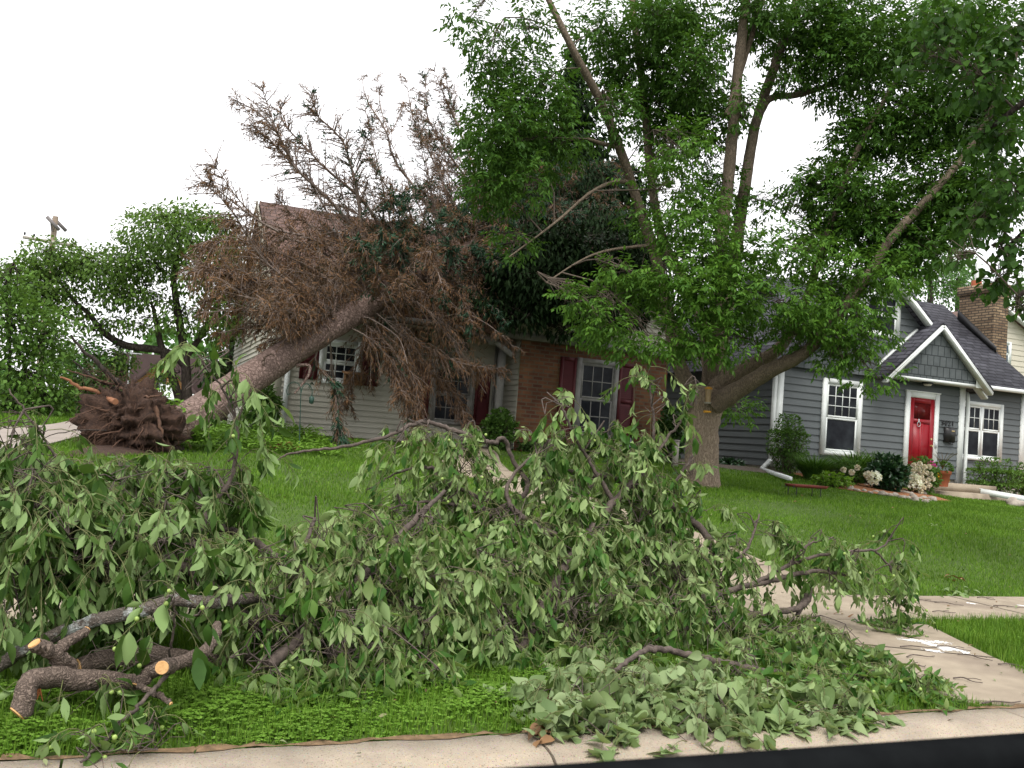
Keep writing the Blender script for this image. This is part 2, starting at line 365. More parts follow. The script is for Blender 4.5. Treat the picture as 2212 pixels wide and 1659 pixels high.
for k in range(42):
    a, b = e + k * 1.3 + .35, e + (k + 1) * 1.3 + .338
    S = np.linspace(a, b, 5); strip(mb, np.stack([S, S * 0 + 5.9], 1), np.stack([S, S * 0 + 6.93], 1), .022, 3, .1)
tag(mb.build('sidewalk', m_conc, org=(0, 6.4, .2)), kind='structure')
WALK1 = [(4.72, 3.83), (5.05, 4.6), (5.4, 5.3), (5.62, 5.89)]
WALK2 = [(5.85, 6.95), (5.72, 7.6), (5.3, 8.7), (4.95, 10.2), (4.78, 11.8), (4.9, 13.5), (5.5, 15.3), (6.0, 17.2)]
mb = MB()
for W_ in (WALK1, WALK2):
    A, B = band(W_, 1.0)
    if W_ is WALK1: A[:, 0] -= .0; B[0] += (.25, 0)
    for i in range(0, len(A) - 1, 5):
        j = min(i + 5, len(A) - 1)
        if j - i < 1: continue
        f = np.linspace(0, 1, 5)[:, None]; q = 1 - .011
        strip(mb, A[i] + (A[j] - A[i]) * f * q, B[i] + (B[j] - B[i]) * f * q, .02, 4, .1)
jb = MB()
for W_ in (WALK1, WALK2):
    A, B = band(W_, 1.0)
    for i in range(5, len(A) - 1, 5):
        T = unit(A[i + 1] - A[i]) * .009; strip(jb, np.array([A[i] - T, A[i] + T]), np.array([B[i] - T, B[i] + T]), .0225, 6)
for k in range(42):
    x = -20 + (k + 1) * 1.3 + .344; strip(jb, [(x - .008, 5.9), (x + .008, 5.9)], [(x - .008, 6.93), (x + .008, 6.93)], .0245, 6)
tag(jb.build('walk_joints', mat('joint_dirt', (.09, .07, .05), (.05, .045, .03), 20, .95), org=(5, 8, .3)), kind='structure')
tag(mb.build('front_walk', m_conc, org=(5, 8, .3)), kind='structure')
DR_R = [(-2.3, 3.8), (-2.0, 7), (-1.23, 10.85), (-1.09, 12.04), (-.48, 14.37), (.5, 16.3), (1.0, 20), (1.2, 34)]
DR_L = [(-6.3, 3.8), (-5.5, 7), (-3.8, 10.85), (-1.95, 13.9), (-1.12, 15.1), (-.75, 17), (-.7, 20), (-.8, 34)]
mb = MB(); A = spline(np.array(DR_L) @ np.array([[1, 0, 0], [0, 1, 0]]), 90)[:, :2]; B = spline(np.array(DR_R) @ np.array([[1, 0, 0], [0, 1, 0]]), 90)[:, :2]
strip(mb, A, B, .03, 8, .1); DRIVE = np.concatenate([A, B[::-1]])
tag(mb.build('driveway', m_drive, org=(-2, 12, .9)), kind='structure')
# sprayed white marks on the walk
mb = MB()
def ribbon(px, wd, dz=.028):
    P = np.array([GP(*p) for p in px]); P = resample(P, .05); T = unit(np.gradient(P, axis=0)); N = np.stack([-T[:, 1], T[:, 0]], 1)
    w_ = wd * (.5 + .25 * RNG.random((len(P), 1))); strip(mb, P + N * w_, P - N * w_, dz, 1)
for px, wd in [(((1951, 1388), (1984, 1391), (2004, 1398), (2030, 1405), (2049, 1413)), .05), (((2000, 1412), (2028, 1415)), .03), (((2009, 1394), (2044, 1397)), .05),
               (((2024, 1402), (2060, 1408), (2088, 1419)), .045), (((1944, 1303), (1954, 1305)), .03), (((2091, 1308), (2106, 1310)), .02), (((2200, 1313), (2212, 1315)), .02)]:
    P = resample(np.array([GP(*p) for p in px]), .006); c_ = np.repeat(P, 4, 0); r_ = RNG.normal(size=c_.shape) * wd * .7; c_ = c_ + r_
    sz = .015 * np.exp(-(np.linalg.norm(r_, axis=1) / wd) ** 2) * (.4 + RNG.random(len(c_))) + .0015
    for k, (x, y) in enumerate(c_):
        a_ = np.arange(7) * .8976 + RNG.random(); rr = sz[k] * (.7 + .6 * RNG.random(7)); q = np.stack([x + np.cos(a_) * rr, y + np.sin(a_) * rr], 1)
        mb.add(np.concatenate([q, (zg(q[:, 0], q[:, 1]) + .0235 + .0000012 * k)[:, None]], 1), [tuple(range(7))])
tag(mb.build('paint_marking', m_paintmark, org=GP(2000, 1400)), kind='structure')
def poly_sheet(name, m, world, dz, kind='structure', n=26):
    """ground-hugging patch: rows between a left and a right outline"""
    P = np.asarray(world, float)[:, :2]; c = P.mean(0); mb = MB(); K = 40
    P = resample(np.vstack([P, P[:1]]), .2)[:-1]; rr = np.linspace(0, 1, 8); V = []
    for r in rr: q = c + (P - c) * r; V.append(np.concatenate([q, (zg(q[:, 0], q[:, 1]) + dz * (1 - .7 * r ** 4))[:, None]], 1))
    k = len(P); V = np.concatenate(V); i, j = np.meshgrid(np.arange(7), np.arange(k), indexing='ij'); a = (i * k + j).ravel(); b = (i * k + (j + 1) % k).ravel()
    mb.add(V, np.stack([a, b, b + k, a + k], 1)); return tag(mb.build(name, m, org=(*c, float(zg(*c)))), kind=kind)
def inpoly(P, poly):
    x, y = P[:, 0], P[:, 1]; ins = np.zeros(len(P), bool); j = len(poly) - 1
    for i in range(len(poly)):
        xi, yi = poly[i][:2]; xj, yj = poly[j][:2]
        ins ^= ((yi > y) != (yj > y)) & (x < (xj - xi) * (y - yi) / (yj - yi + 1e-12) + xi); j = i
    return ins
BED1 = [(13.0, 16.3), (12.6, 15.2), (12.5, 14.2), (12.0, 13.5), (12.4, 13.1), (13.3, 12.9), (14.2, 13.2), (15.0, 13.6), (15.4, 14.4), (15.9, 15.3), (15.9, 16.3)]
BED2 = [(18.6, 17.4), (18.9, 15.6), (18.6, 14.7), (19.5, 14.2), (22, 14.0), (24, 14.4), (24, 17.4)]
BED3 = [(12.75, 22), (12.7, 15.6), (12.0, 15.3), (11.2, 15.6), (10.6, 16.5), (10.6, 22)]
poly_sheet('mulch_bed', m_mulch, BED1, .05); poly_sheet('mulch_bed', m_mulch, BED2, .05); poly_sheet('gravel_bed', m_gravel, BED3, .04)
# ================================================================ house helpers
def lap(mb, pl, edge, z0, z1, ex, pr=.026):
    z = z0
    while z < z1 - .01:
        zt = min(z + ex, z1); a0, b0 = edge(z); a1, b1 = edge(zt)
        if b0 - a0 > .02:
            if b1 - a1 < 0: a1 = b1 = (a1 + b1) / 2
            mb.add([pl(a0, z, pr), pl(b0, z, pr), pl(b1, zt, .001), pl(a1, zt, .001)], [(0, 1, 2, 3)])
            mb.add([pl(a0, z, pr), pl(b0, z, pr), pl(b0, z, -.002), pl(a0, z, -.002)], [(3, 2, 1, 0)])
        z = zt
def window(par, pl, u0, u1, z0, z1, cw=.1, cols=3, rows=2, mf=None, lower=True, glass=None, twin=False, proud=.055):
    mf = mf or m_white; mb = MB()
    pbox(mb, pl, u0, u0 + cw, z0, z1, 0, proud); pbox(mb, pl, u1 - cw, u1, z0, z1, 0, proud)
    pbox(mb, pl, u0 + cw, u1 - cw, z1 - cw, z1, 0, proud - .002); pbox(mb, pl, u0 + cw, u1 - cw, z0, z0 + cw * .8, 0, proud + .012)
    fr = mb.build('window', mf, par)
    a, b, c, d = u0 + cw, u1 - cw, z0 + cw * .8, z1 - cw
    units = [(a, (a + b) / 2 - .03), ((a + b) / 2 + .03, b)] if twin else [(a, b)]
    sb, gb = MB(), MB()
    if twin: pbox(sb, pl, (a + b) / 2 - .03, (a + b) / 2 + .03, c, d, .003, proud - .006)
    for ua, ub in units:
        zm = c + (d - c) * (.5 if not twin else .53); sw = .045
        for lo, hi, of, grid_ in ((c, zm, .027, lower), (zm, d, .033, True)):
            o1 = .040 + (of - .027) * .5
            pbox(sb, pl, ua, ua + sw, lo, hi, of, o1); pbox(sb, pl, ub - sw, ub, lo, hi, of, o1)
            pbox(sb, pl, ua + sw, ub - sw, lo, lo + sw, of, o1 - .001); pbox(sb, pl, ua + sw, ub - sw, hi - sw, hi, of, o1 - .001)
            gb.add([pl(ua + sw, lo + sw, of + .003), pl(ub - sw, lo + sw, of + .003), pl(ub - sw, hi - sw, of + .003), pl(ua + sw, hi - sw, of + .003)], [(0, 1, 2, 3)])
            if grid_:
                for i in range(1, cols): x = ua + sw + (ub - ua - 2 * sw) * i / cols; pbox(sb, pl, x - .009, x + .009, lo + sw, hi - sw, of + .004, of + .010)
                for i in range(1, rows): z = lo + sw + (hi - lo - 2 * sw) * i / rows; pbox(sb, pl, ua + sw, ub - sw, z - .009, z + .009, of + .004, of + .0085)
    sb.build('sash', mf, fr); gb.build('pane', glass or m_glass, fr)
    return fr
def shutter(par, pl, u0, u1, z0, z1):
    mb = MB(); pbox(mb, pl, u0, u0 + .06, z0, z1, .004, .05); pbox(mb, pl, u1 - .06, u1, z0, z1, .004, .05)
    zm = (z0 + z1) / 2
    for a, b in ((z0, z0 + .07), (zm - .035, zm + .035), (z1 - .07, z1)): pbox(mb, pl, u0 + .06, u1 - .06, a, b, .004, .048)
    z = z0 + .08
    while z < z1 - .1:
        if abs(z + .02 - zm) > .05: mb.add([pl(u0 + .06, z, .044), pl(u1 - .06, z, .044), pl(u1 - .06, z + .045, .029), pl(u0 + .06, z + .045, .029)], [(0, 1, 2, 3)])
        z += .042
    mb.add([pl(u0 + .06, z0 + .07, .0275), pl(u1 - .06, z0 + .07, .0275), pl(u1 - .06, z1 - .07, .0275), pl(u0 + .06, z1 - .07, .0275)], [(0, 1, 2, 3)])
    return mb.build('shutter', m_shutter, par)
def prism_y(mb, poly, y0, y1):
    k = len(poly); mb.add([(x, y, z) for y in (y0, y1) for x, z in poly], [tuple(range(k)), tuple(range(2 * k - 1, k - 1, -1))] + [(i, i + k, (i + 1) % k + k, (i + 1) % k) for i in range(k)])
# ================================================================ tan house under the fallen spruce
TF = 17.4; zb = 1.24; ze = 3.66
H = thing('tan_house', (6.3, TF, 1.2), 'tan sided house with brown roof and red shutters, crushed under the fallen spruce', 'house')
mb = MB(); lap(mb, front(TF), lambda z: (2.44, 6.82), zb, ze, .105); mb.add([(2.4, TF + .004, zb), (6.9, TF + .004, zb), (6.9, TF + .004, ze), (2.4, TF + .004, ze)], [(0, 1, 2, 3)])
tk, zr = 21.6, 6.28
gz = lambda z: (TF + (max(z, ze) - ze) / (zr - ze) * (tk - TF) + (.1 if z < ze else 0), 2 * tk - TF - (max(z, ze) - ze) / (zr - ze) * (tk - TF))
lap(mb, leftside(2.34), gz, zb, zr - .05, .105)
mb.add([(10.3, TF, zb), (10.3, 2 * tk - TF, zb), (10.3, 2 * tk - TF, ze), (10.3, tk, zr), (10.3, TF, ze)], [(0, 1, 2, 3, 4)])
mb.add([(2.345, TF, zb), (2.345, 2 * tk - TF, zb), (2.345, 2 * tk - TF, ze), (2.345, tk, zr), (2.345, TF, ze)], [(4, 3, 2, 1, 0)])
mb.build('wall', m_tan, H)
mb = MB(); box(mb, 2.37, 6.9, TF + .02, TF + .2, .8, zb - .002); box(mb, 2.37, 2.6, TF + .21, 2 * tk - TF, .8, zb - .002); mb.build('foundation', m_found, H)
mb = MB(); box(mb, 2.305, 2.45, TF - .035, TF + .1, zb, ze); mb.build('corner_board', m_tantrim, H)
mb = MB(); slab(mb, [(2.2, TF - .42, ze - .1), (10.5, TF - .42, ze - .1), (10.5, tk, zr + .12), (2.2, tk, zr + .12)], .09)
slab(mb, [(10.5, 2 * tk - TF + .4, ze - .1), (2.2, 2 * tk - TF + .4, ze - .1), (2.2, tk + .003, zr + .12), (10.5, tk + .003, zr + .12)], .09)
rf = mb.build('roof', m_shing_brown, H)
mb = MB(); c = TP(735, 492, 20.4); sl = (zr + .12 - ze + .1) / (tk - TF + .42); zf = lambda t: ze - .1 + (t - TF + .42) * sl
V = [(c[0] - .28, 20.2), (c[0] + .1, 20.05), (c[0] + .3, 20.3), (c[0] + .22, 20.55), (c[0] - .1, 20.62), (c[0] - .3, 20.45)]
slab(mb, [(x, y, zf(y) + .02) for x, y in V], .012); tag(mb.build('torn_patch', m_metal, rf), 'bare grey patch where shingles tore off')
mb = MB(); slab(mb, [(2.16, TF - .42, ze - .1), (2.16, tk, zr + .12), (2.16, tk, zr - .08), (2.16, TF - .42, ze - .28)], -.03); mb.build('rake_board', m_tantrim, H); mb = MB()
slab(mb, [(2.16, 2 * tk - TF + .4, ze - .28), (2.16, tk + .002, zr - .08), (2.16, tk + .002, zr + .12), (2.16, 2 * tk - TF + .4, ze - .1)], -.03); mb.build('rake_board', m_tantrim, H)
mb = MB(); bar(mb, (2.2, TF - .47, ze - .13), (5.55, TF - .47, ze - .13), .1, .1); mb.build('gutter', m_greytrim, H)
mb = MB(); a = TP(1005, 712, 16.7); b = TP(1075, 742, 16.6); c2 = TP(1108, 768, 16.5)
tube(mb, [TP(985, 706, 16.8), a, b, c2], .06, 6); mb.build('broken_gutter', m_greytrim, H)
mb = MB(); box(mb, 2.2, 6.5, TF - .4, TF - .03, ze - .22, ze - .2); mb.build('soffit', m_tantrim, H)
mb = MB(); x0 = 2.50
box(mb, x0, x0 + .085, TF - .10, TF - .03, 1.1, 3.3); bar(mb, (x0 + .04, TF - .07, 3.3), (x0 + .04, TF - .42, 3.5), .085, .07); bar(mb, (x0 + .04, TF - .07, 1.14), (x0 + .04, TF - .25, 1.08), .085, .06)
mb.build('downspout', m_white, H)
window(H, front(TF), 3.10, 3.90, 2.22, 3.05, .09, 3, 2, m_white, glass=m_glass)
shutter(H, front(TF), 2.76, 3.09, 2.26, 3.0); shutter(H, front(TF), 3.92, 4.25, 2.24, 2.98)
window(H, front(TF), 5.30, 6.22, 1.62, 2.85, .09, 3, 2, m_greytrim)
shutter(H, front(TF), 4.98, 5.29, 1.66, 2.82); shutter(H, front(TF), 6.24, 6.55, 1.66, 2.82)
mb = MB(); c = TP(752, 815, TF - .12)         # wooden feeder box hung at the window sill
B0 = 16.6
WL, WR = 6.84, 10.16
mb = MB(); mb.add([(WL, B0, 1.0), (WR, B0, 1.0), (WR, B0, 3.42), (WL, B0, 3.42)], [(0, 1, 2, 3)]); mb.add([(WR, B0, 1.0), (WR, TF + .5, 1.0), (WR, TF + .5, 3.42), (WR, B0, 3.42)], [(0, 1, 2, 3)])
mb.build('brick_wall', m_brick, H)
mb = MB(); lap(mb, leftside(WL), lambda z: (B0 + .02, TF), zb, ze - .2, .105); mb.build('side_wall', m_tan, H)
ax, az = 8.5, 5.45; sl = (az - 3.5) / (ax - 6.2)
mb = MB(); lap(mb, front(B0 - .06), lambda z: (ax - (az - .1 - z) / sl, ax + (az - .1 - z) / sl), 3.52, az - .2, .105)
mb.add([(6.35, B0 - .055, 3.5), (10.65, B0 - .055, 3.5), (ax, B0 - .055, az - .1)], [(0, 1, 2)]); mb.build('gable', m_tan, H)
mb = MB(); box(mb, 6.3, 10.7, B0 - .09, B0 - .062, 3.38, 3.52); box(mb, 6.3, 10.7, B0 - .058, B0 - .003, 3.40, 3.42); mb.build('fascia', m_greytrim, H)
mb = MB()
for sg in (-1, 1): slab(mb, [(ax + sg * 2.42, B0 - .2, az - sl * 2.42), (ax, B0 - .2, az + .02), (ax, 21, az + .02), (ax + sg * 2.42, 21, az - sl * 2.42)][::sg], .08)
mb.build('porch_roof', m_shing_brown, H)
mb = MB()
for sg in (-1, 1): mb = MB(); bar(mb, (ax + sg * 2.4, B0 - .12, az - sl * 2.4 - .17), (ax + sg * .02, B0 - .12, az - .17), .15, .035, (0, 1, 0)); mb.build('rake_board', m_greytrim, H)
window(H, front(B0), 8.06, 9.0, 1.58, 3.16, .1, 3, 2, m_greytrim)
shutter(H, front(B0), 7.70, 8.05, 1.6, 3.14); shutter(H, front(B0), 9.02, 9.4, 1.6, 3.14)
mb = MB(); box(mb, 6.48, 6.62, 16.8, 16.94, 1.15, 3.4); mb.build('porch_post', m_greytrim, H)
mb = MB(); box(mb, 6.60, 6.66, TF - .03, TF - .018, zb, 3.3); pbox(mb, front(TF), 6.66, 6.8, zb, 3.25, .017, .03); mb.build('door_frame', m_greytrim, H)
# feeder box
c = TP(762, 818, TF - .14)
F = thing('window_feeder', c + [0, 0, -.17], 'small brown wooden feeder box hung below the tan house window', 'bird feeder')
mb = MB(); x, y, z = c; box(mb, x - .17, x + .17, y - .08, y + .08, z - .12, z - .10); box(mb, x - .16, x + .16, y + .05, y + .07, z - .10, z + .1); box(mb, x - .16, x - .14, y - .07, y + .05, z - .1, z + .08); box(mb, x + .14, x + .16, y - .07, y + .05, z - .1, z + .08)
pbox(mb, front(y - .05), x - .14, x + .14, z - .1, z - .02, 0, .015)
m_feed = mat('feeder_wood', (.30, .17, .08), (.22, .12, .06), 9, .8, (1, 1, 6)); mb.build('box', m_feed, F)
mb = MB(); slab(mb, [(x - .2, y - .12, z + .09), (x + .2, y - .12, z + .09), (x + .2, y + .1, z + .14), (x - .2, y + .1, z + .14)], .02); mb.build('lid', m_feed, F)
# ================================================================ grey house with the red door
GF = 16.4; gb, ge = 1.28, 3.45; GL, GR_ = 12.85, 18.24
G = thing('grey_house', (17, GF, 1.2), 'grey sided house with a red front door, white trim and a stone brick chimney', 'house')
gx, gz_ = 15.6, 5.86; gs = (gz_ - 3.42) / (gx - 12.62)
mb = MB(); pf = front(GF)
lap(mb, pf, lambda z: (GL + .1, GR_ - .13), gb, ge, .152)
lap(mb, pf, lambda z: (max(GL, gx - (gz_ - .12 - z) / gs), min(GR_ + .4, gx + (gz_ - .12 - z) / gs)), 4.30, gz_ - .2, .152)
mb.add([(GL, GF + .003, gb), (GR_, GF + .003, gb), (GR_, GF + .003, 3.5), (gx, GF + .003, gz_ - .1), (GL, GF + .003, 3.5)], [(0, 1, 2, 3, 4)])
lap(mb, leftside(GL), lambda z: (GF + .1, 26), gb, ge, .152)
mb.add([(GR_, GF, gb), (GR_, 17.6, gb), (GR_, 17.6, 3.6), (GR_, GF, 3.6)], [(0, 1, 2, 3)])
RS = 17.6; lap(mb, front(RS), lambda z: (GR_, 21.62), gb, 3.72, .152)
mb.add([(GR_, RS + .003, gb), (21.75, RS + .003, gb), (21.75, RS + .003, 3.75), (GR_, RS + .003, 3.75)], [(0, 1, 2, 3)])
tr, zr2 = 20.6, 6.38
mb.add([(21.75, RS, gb), (21.75, 2 * tr - RS, gb), (21.75, 2 * tr - RS, 3.75), (21.75, tr, zr2 - .1), (21.75, RS, 3.75)], [(0, 1, 2, 3, 4)])
mb.build('wall', m_grey, G)
mb = MB(); bot = 3.47   # shake-clad skirt across the front gable
for a, b in ((12.66, 15.42),): mb.add([(a, GF - .13, bot), (b, GF - .13, bot), (b, GF - .13, 4.3), (max(a, gx - (gz_ - .12 - 4.3) / gs), GF - .13, 4.3), (a, GF - .13, bot + .05)], [(0, 1, 2, 3, 4)])
box(mb, 12.66, 15.42, GF - .128, GF - .02, bot - .004, bot); box(mb, 13.7, 15.42, GF - .128, GF - .02, 4.302, 4.31)
mb.build('shakes', m_shake, G)
mb = MB(); box(mb, GL + .01, 18.2, GF + .02, GF + .2, .5, gb - .002); box(mb, GL + .012, GL + .2, GF + .21, 26, .5, gb - .002); box(mb, 18.3, 21.7, RS + .02, RS + .2, .5, gb - .002); mb.build('foundation', m_found, G)
for x0, x1, y0, y1, za, zc in ((GL - .035, GL + .11, GF - .035, GF + .1, gb, ge), (GR_ - .13, GR_ + .035, GF - .035, GF + .12, gb - .1, 3.5), (21.62, 21.785, RS - .035, RS + .1, gb, 3.7)):
    mb = MB(); box(mb, x0, x1, y0, y1, za, zc); mb.build('corner_board', m_white, G)
# roofs
mb = MB()
slab(mb, [(gx - 3.05, GF - .28, gz_ - 3.05 * gs), (gx, GF - .28, gz_ + .03), (gx, 24.5, gz_ + .03), (gx - 3.05, 24.5, gz_ - 3.05 * gs)][::-1], .08)
slab(mb, [(gx + 3.05, GF - .28, gz_ - 3.05 * gs), (gx, GF - .277, gz_ + .03), (gx, 24.5, gz_ + .03), (gx + 3.05, 24.5, gz_ - 3.05 * gs)], .08)
mb.build('gable_roof', m_shing_grey_y, G)
rs = (zr2 - 3.72) / (tr - RS + .35); mb = MB()
slab(mb, [(17.6, RS - .35, 3.72), (21.95, RS - .35, 3.72), (21.95, tr, zr2), (15.2, tr, zr2), (15.2, 18.6, 3.72 + rs * 1.35)], .09)
slab(mb, [(21.95, 2 * tr - RS + .35, 3.72), (15, 2 * tr - RS + .35, 3.72), (15, tr + .003, zr2), (21.95, tr + .003, zr2)], .09)
mb.build('roof', m_shing_grey_x, G)
mb = MB(); bar(mb, (21.965, RS - .33, 3.62), (21.965, tr, zr2 - .1), .03, .15, (1, 0, 0)); mb.build('rake_board', m_white, G); mb = MB(); bar(mb, (21.965, tr, zr2 - .1), (21.965, 2 * tr - RS, 3.9), .03, .15, (1, 0, 0)); mb.build('rake_board', m_white, G)
for sg in (-1, 1):
    mb = MB()
    bar(mb, (gx + sg * .03, GF - .255, gz_ - .12), (gx + sg * 3.04, GF - .255, gz_ - .14 - 3.02 * gs), .05, .17, (0, 1, 0))
    bar(mb, (gx + sg * .03, GF - .29, gz_ - .06), (gx + sg * 3.04, GF - .29, gz_ - .08 - 3.02 * gs), .04, .07, (0, 1, 0)); mb.build('rake_board', m_white, G)
# porch gable over the door
PX, PZ, PT, PW = 16.92, 4.80, GF - .42, 1.50; ps = (PZ - 3.52) / PW
mb = MB(); mb.add([(PX - PW + .1, PT, 3.52), (PX + PW - .1, PT, 3.52), (PX, PT, PZ - .1)], [(0, 1, 2)])
mb.add([(PX - PW + .05, PT, 3.516), (PX + PW - .02, PT, 3.516), (PX + PW - .02, GF - .02, 3.516), (PX - PW + .05, GF - .02, 3.516)], [(0, 1, 2, 3)]); mb.build('porch_gable', m_shake, G)
mb = MB(); box(mb, PX - PW + .02, PX + PW + .02, PT - .02, PT - .003, 3.47, 3.53); box(mb, PX - PW + .02, PX + PW + .02, PT - .002, GF - .03, 3.475, 3.51); mb.build('porch_soffit', m_white, G)
mb = MB()
slab(mb, [(PX - PW - .12, PT - .12, PZ - (PW + .12) * ps), (PX, PT - .12, PZ + .03), (PX, 18.6, PZ + .03), (PX - PW - .12, 18.6, PZ - (PW + .12) * ps)][::-1], .06)
slab(mb, [(PX + PW + .12, PT - .12, PZ - (PW + .12) * ps), (PX, PT - .117, PZ + .03), (PX, 18.6, PZ + .03), (PX + PW + .12, 18.6, PZ - (PW + .12) * ps)], .06)
mb.build('porch_roof', m_shing_grey_y, G)
mb = MB()
for sg in (-1, 1):
    bar(mb, (PX + sg * .02, PT - .08, PZ - .09), (PX + sg * (PW + .1), PT - .08, PZ - .11 - (PW + .1) * ps), .05, .16, (0, 1, 0))
    bar(mb, (PX + sg * .02, PT - .125, PZ - .035), (PX + sg * (PW + .12), PT - .125, PZ - .055 - (PW + .12) * ps), .04, .06, (0, 1, 0))
bar(mb, (PX - .30, GF - .05, PZ - .30 * ps + .14), (PX - PW - .2, GF - .05, PZ - (PW + .2) * ps + .14), .04, .09, (0, 1, 0))
mb.add([(PX + PW - .3, PT - .03, 3.46), (PX + PW + .14, PT - .03, 3.46), (PX + PW + .14, PT - .03, 3.56), (PX + PW - .3, PT - .03, 3.82)], [(0, 1, 2, 3)])
mb.build('porch_trim', m_white, G)
# door
dl, dr = 16.42, 17.44; z0, z1 = 1.2, 3.24
mb = MB(); pbox(mb, pf, dl, dl + .13, z0, z1, .002, .06); pbox(mb, pf, dr - .13, dr, z0, z1, .002, .06); pbox(mb, pf, dl + .13, dr - .13, z1 - .13, z1, .002, .058); pbox(mb, pf, dl - .02, dr + .02, z1, z1 + .03, .002, .075)
fr = mb.build('door_frame', m_white, G)
mb = MB(); A, B = dl + .13, dr - .13
for u0, u1, za, zc in ((A, A + .13, z0, z1 - .13), (B - .13, B, z0, z1 - .13), (A + .13, B - .13, z0, z0 + .25), (A + .13, B - .13, z1 - .25, z1 - .13), (A + .13, B - .13, 2.52, 2.62), ((A + B) / 2 - .05, (A + B) / 2 + .05, z0 + .25, 2.52)): pbox(mb, pf, u0, u1, za, zc, .028, .046)
pbox(mb, pf, A + .13, B - .13, z0 + .25, 2.52, .027, .036)
D = mb.build('door', m_door, G)
mb = MB(); pbox(mb, pf, A + .13, B - .13, 2.62, z1 - .25, .027, .033); pbox(mb, pf, A + .25, A + .28, 2.62, z1 - .25, .0335, .042); tag(mb.build('door_light', glassmat('red_glass', (.12, .012, .012), (.03, .008, .008)), D), 'glazed upper panel of the red door')
mb = MB(); tube(mb, [(B - .07, GF - .04, 2.02), (B - .07, GF - .1, 2.02)], .025, 8); mb.build('handle', m_brass, D); mb = MB(); tube(mb, [(B - .07, GF - .04, 2.18), (B - .07, GF - .06, 2.18)], .025, 8); mb.build('lock', m_brass, D); mb = MB(); pbox(mb, pf, dr - .10, dr - .05, 1.98, 2.12, .061, .09); mb.build('latch', m_metal, fr)
mb = MB(); q = [((A + B) / 2 - .1 + .045 * math.cos(a), GF - .058, 2.50 + .06 * math.sin(a)) for a in np.linspace(0, 2 * np.pi, 14)]; tube(mb, q, .008, 5); pbox(mb, pf, (A + B) / 2 - .115, (A + B) / 2 - .085, 2.54, 2.62, .047, .06); mb.build('knocker', m_metal, D)
# windows
window(G, pf, 14.02, 15.14, 1.62, 3.32, .12, 4, 3, m_white, lower=False)
window(G, front(RS), 19.44, 20.96, 1.80, 3.30, .11, 3, 2, m_white, lower=False, twin=True)
window(G, pf, 15.02, 16.12, 4.40, 5.45, .11, 2, 2, m_white, lower=False)
mb = MB(); c = TP(1566, 957, 20); pbox(mb, leftside(GL), 18.6, 19.7, 2.02, 2.07, .02, .06); mb.build('window_sill', m_white, G)
# number, mailbox, light
cu = bpy.data.curves.new('house_number', 'FONT'); cu.body = '3021'; cu.size = .175; cu.extrude = .008; cu.space_character = 1.2
to = bpy.data.objects.new('tmp_text', cu); COL.objects.link(to); dg = bpy.context.evaluated_depsgraph_get()
me = bpy.data.meshes.new_from_object(to.evaluated_get(dg)); bpy.data.objects.remove(to); me.materials.clear(); me.materials.append(m_black)
no = bpy.data.objects.new('house_number', me); COL.objects.link(no); no.parent = G
c = TP(2031, 918, GF); no.location = np.array([c[0], GF - .034, c[2]]) - ORG[G.name]; no.rotation_euler = (math.pi / 2, 0, 0); no['label'] = 'dark house number reading 3021'
mb = MB(); c = TP(2047, 938, GF); u0, u1, za, zc = c[0] - .15, c[0] + .13, c[2] - .19, c[2] + .17
mb.add([pf(u, z, o) for u in (u0, u1) for z, o in ((za, .018), (zc, .018), (zc, .05), (zc - .07, .12), (za, .10))], [(0, 1, 2, 3, 4), (9, 8, 7, 6, 5), (1, 6, 7, 2), (2, 7, 8, 3), (3, 8, 9, 4), (4, 9, 5, 0)])
tube(mb, [pf((u0 + u1) / 2, za - .03, .07), pf((u0 + u1) / 2 + .08, za - .05, .09), pf((u0 + u1) / 2 + .1, za, .09)], .01, 5); mbx = mb.build('mailbox', m_black, G)
mb = MB(); pbox(mb, pf, c[0] + .0, c[0] + .09, zc - .11, zc - .08, .105, .125); mb.build('emblem', m_brass, mbx)
mb = MB(); q = [(PX - .05 + math.cos(a) * .11, GF - .2 + math.sin(a) * .11, z) for z in (3.47, 3.41) for a in np.linspace(0, 2 * np.pi, 13)[:-1]]
tube(mb, [(PX - .05, GF - .22, 3.47), (PX - .05, GF - .22, 3.43)], .13, 12); pl_ = mb.build('porch_light', m_black, G)
mb = MB(); tube(mb, [(PX - .05, GF - .22, 3.429), (PX - .05, GF - .22, 3.39)], [.1, .07], 12); mb.build('lamp_glass', mat('frosted_glass', (.6, .58, .5), None, 4, .3), pl_)
# gutters and downspouts
mb = MB(); bar(mb, (PX + PW + .1, RS - .40, 3.66), (21.97, RS - .40, 3.66), .1, .1); mb.build('gutter', m_white, G)
mb = MB(); x = 18.42; tube(mb, [(18.62, RS - .42, 3.6), (18.62, RS - .44, 3.5), (x + .06, GF + .1, 3.36), (x, GF + .02, 3.2), (x, GF + .02, 2.2), (x, GF + .02, 1.15)], .045, 6); mb.build('downspout', m_white, G)
mb = MB(); box(mb, GL - .12, GL - .035, GF - .02, GF + .06, 1.42, 3.4); a = TP(1652, 1014, 16.0); b = TP(1706, 1043, 13.8); b[2] = zg(b[0], b[1]) + .1
bar(mb, (GL - .08, GF + .02, 1.42), a + [0, .1, .0], .08, .06); bar(mb, a + [0, .1, 0], b, .085, .065); mb.build('downspout', m_white, G)
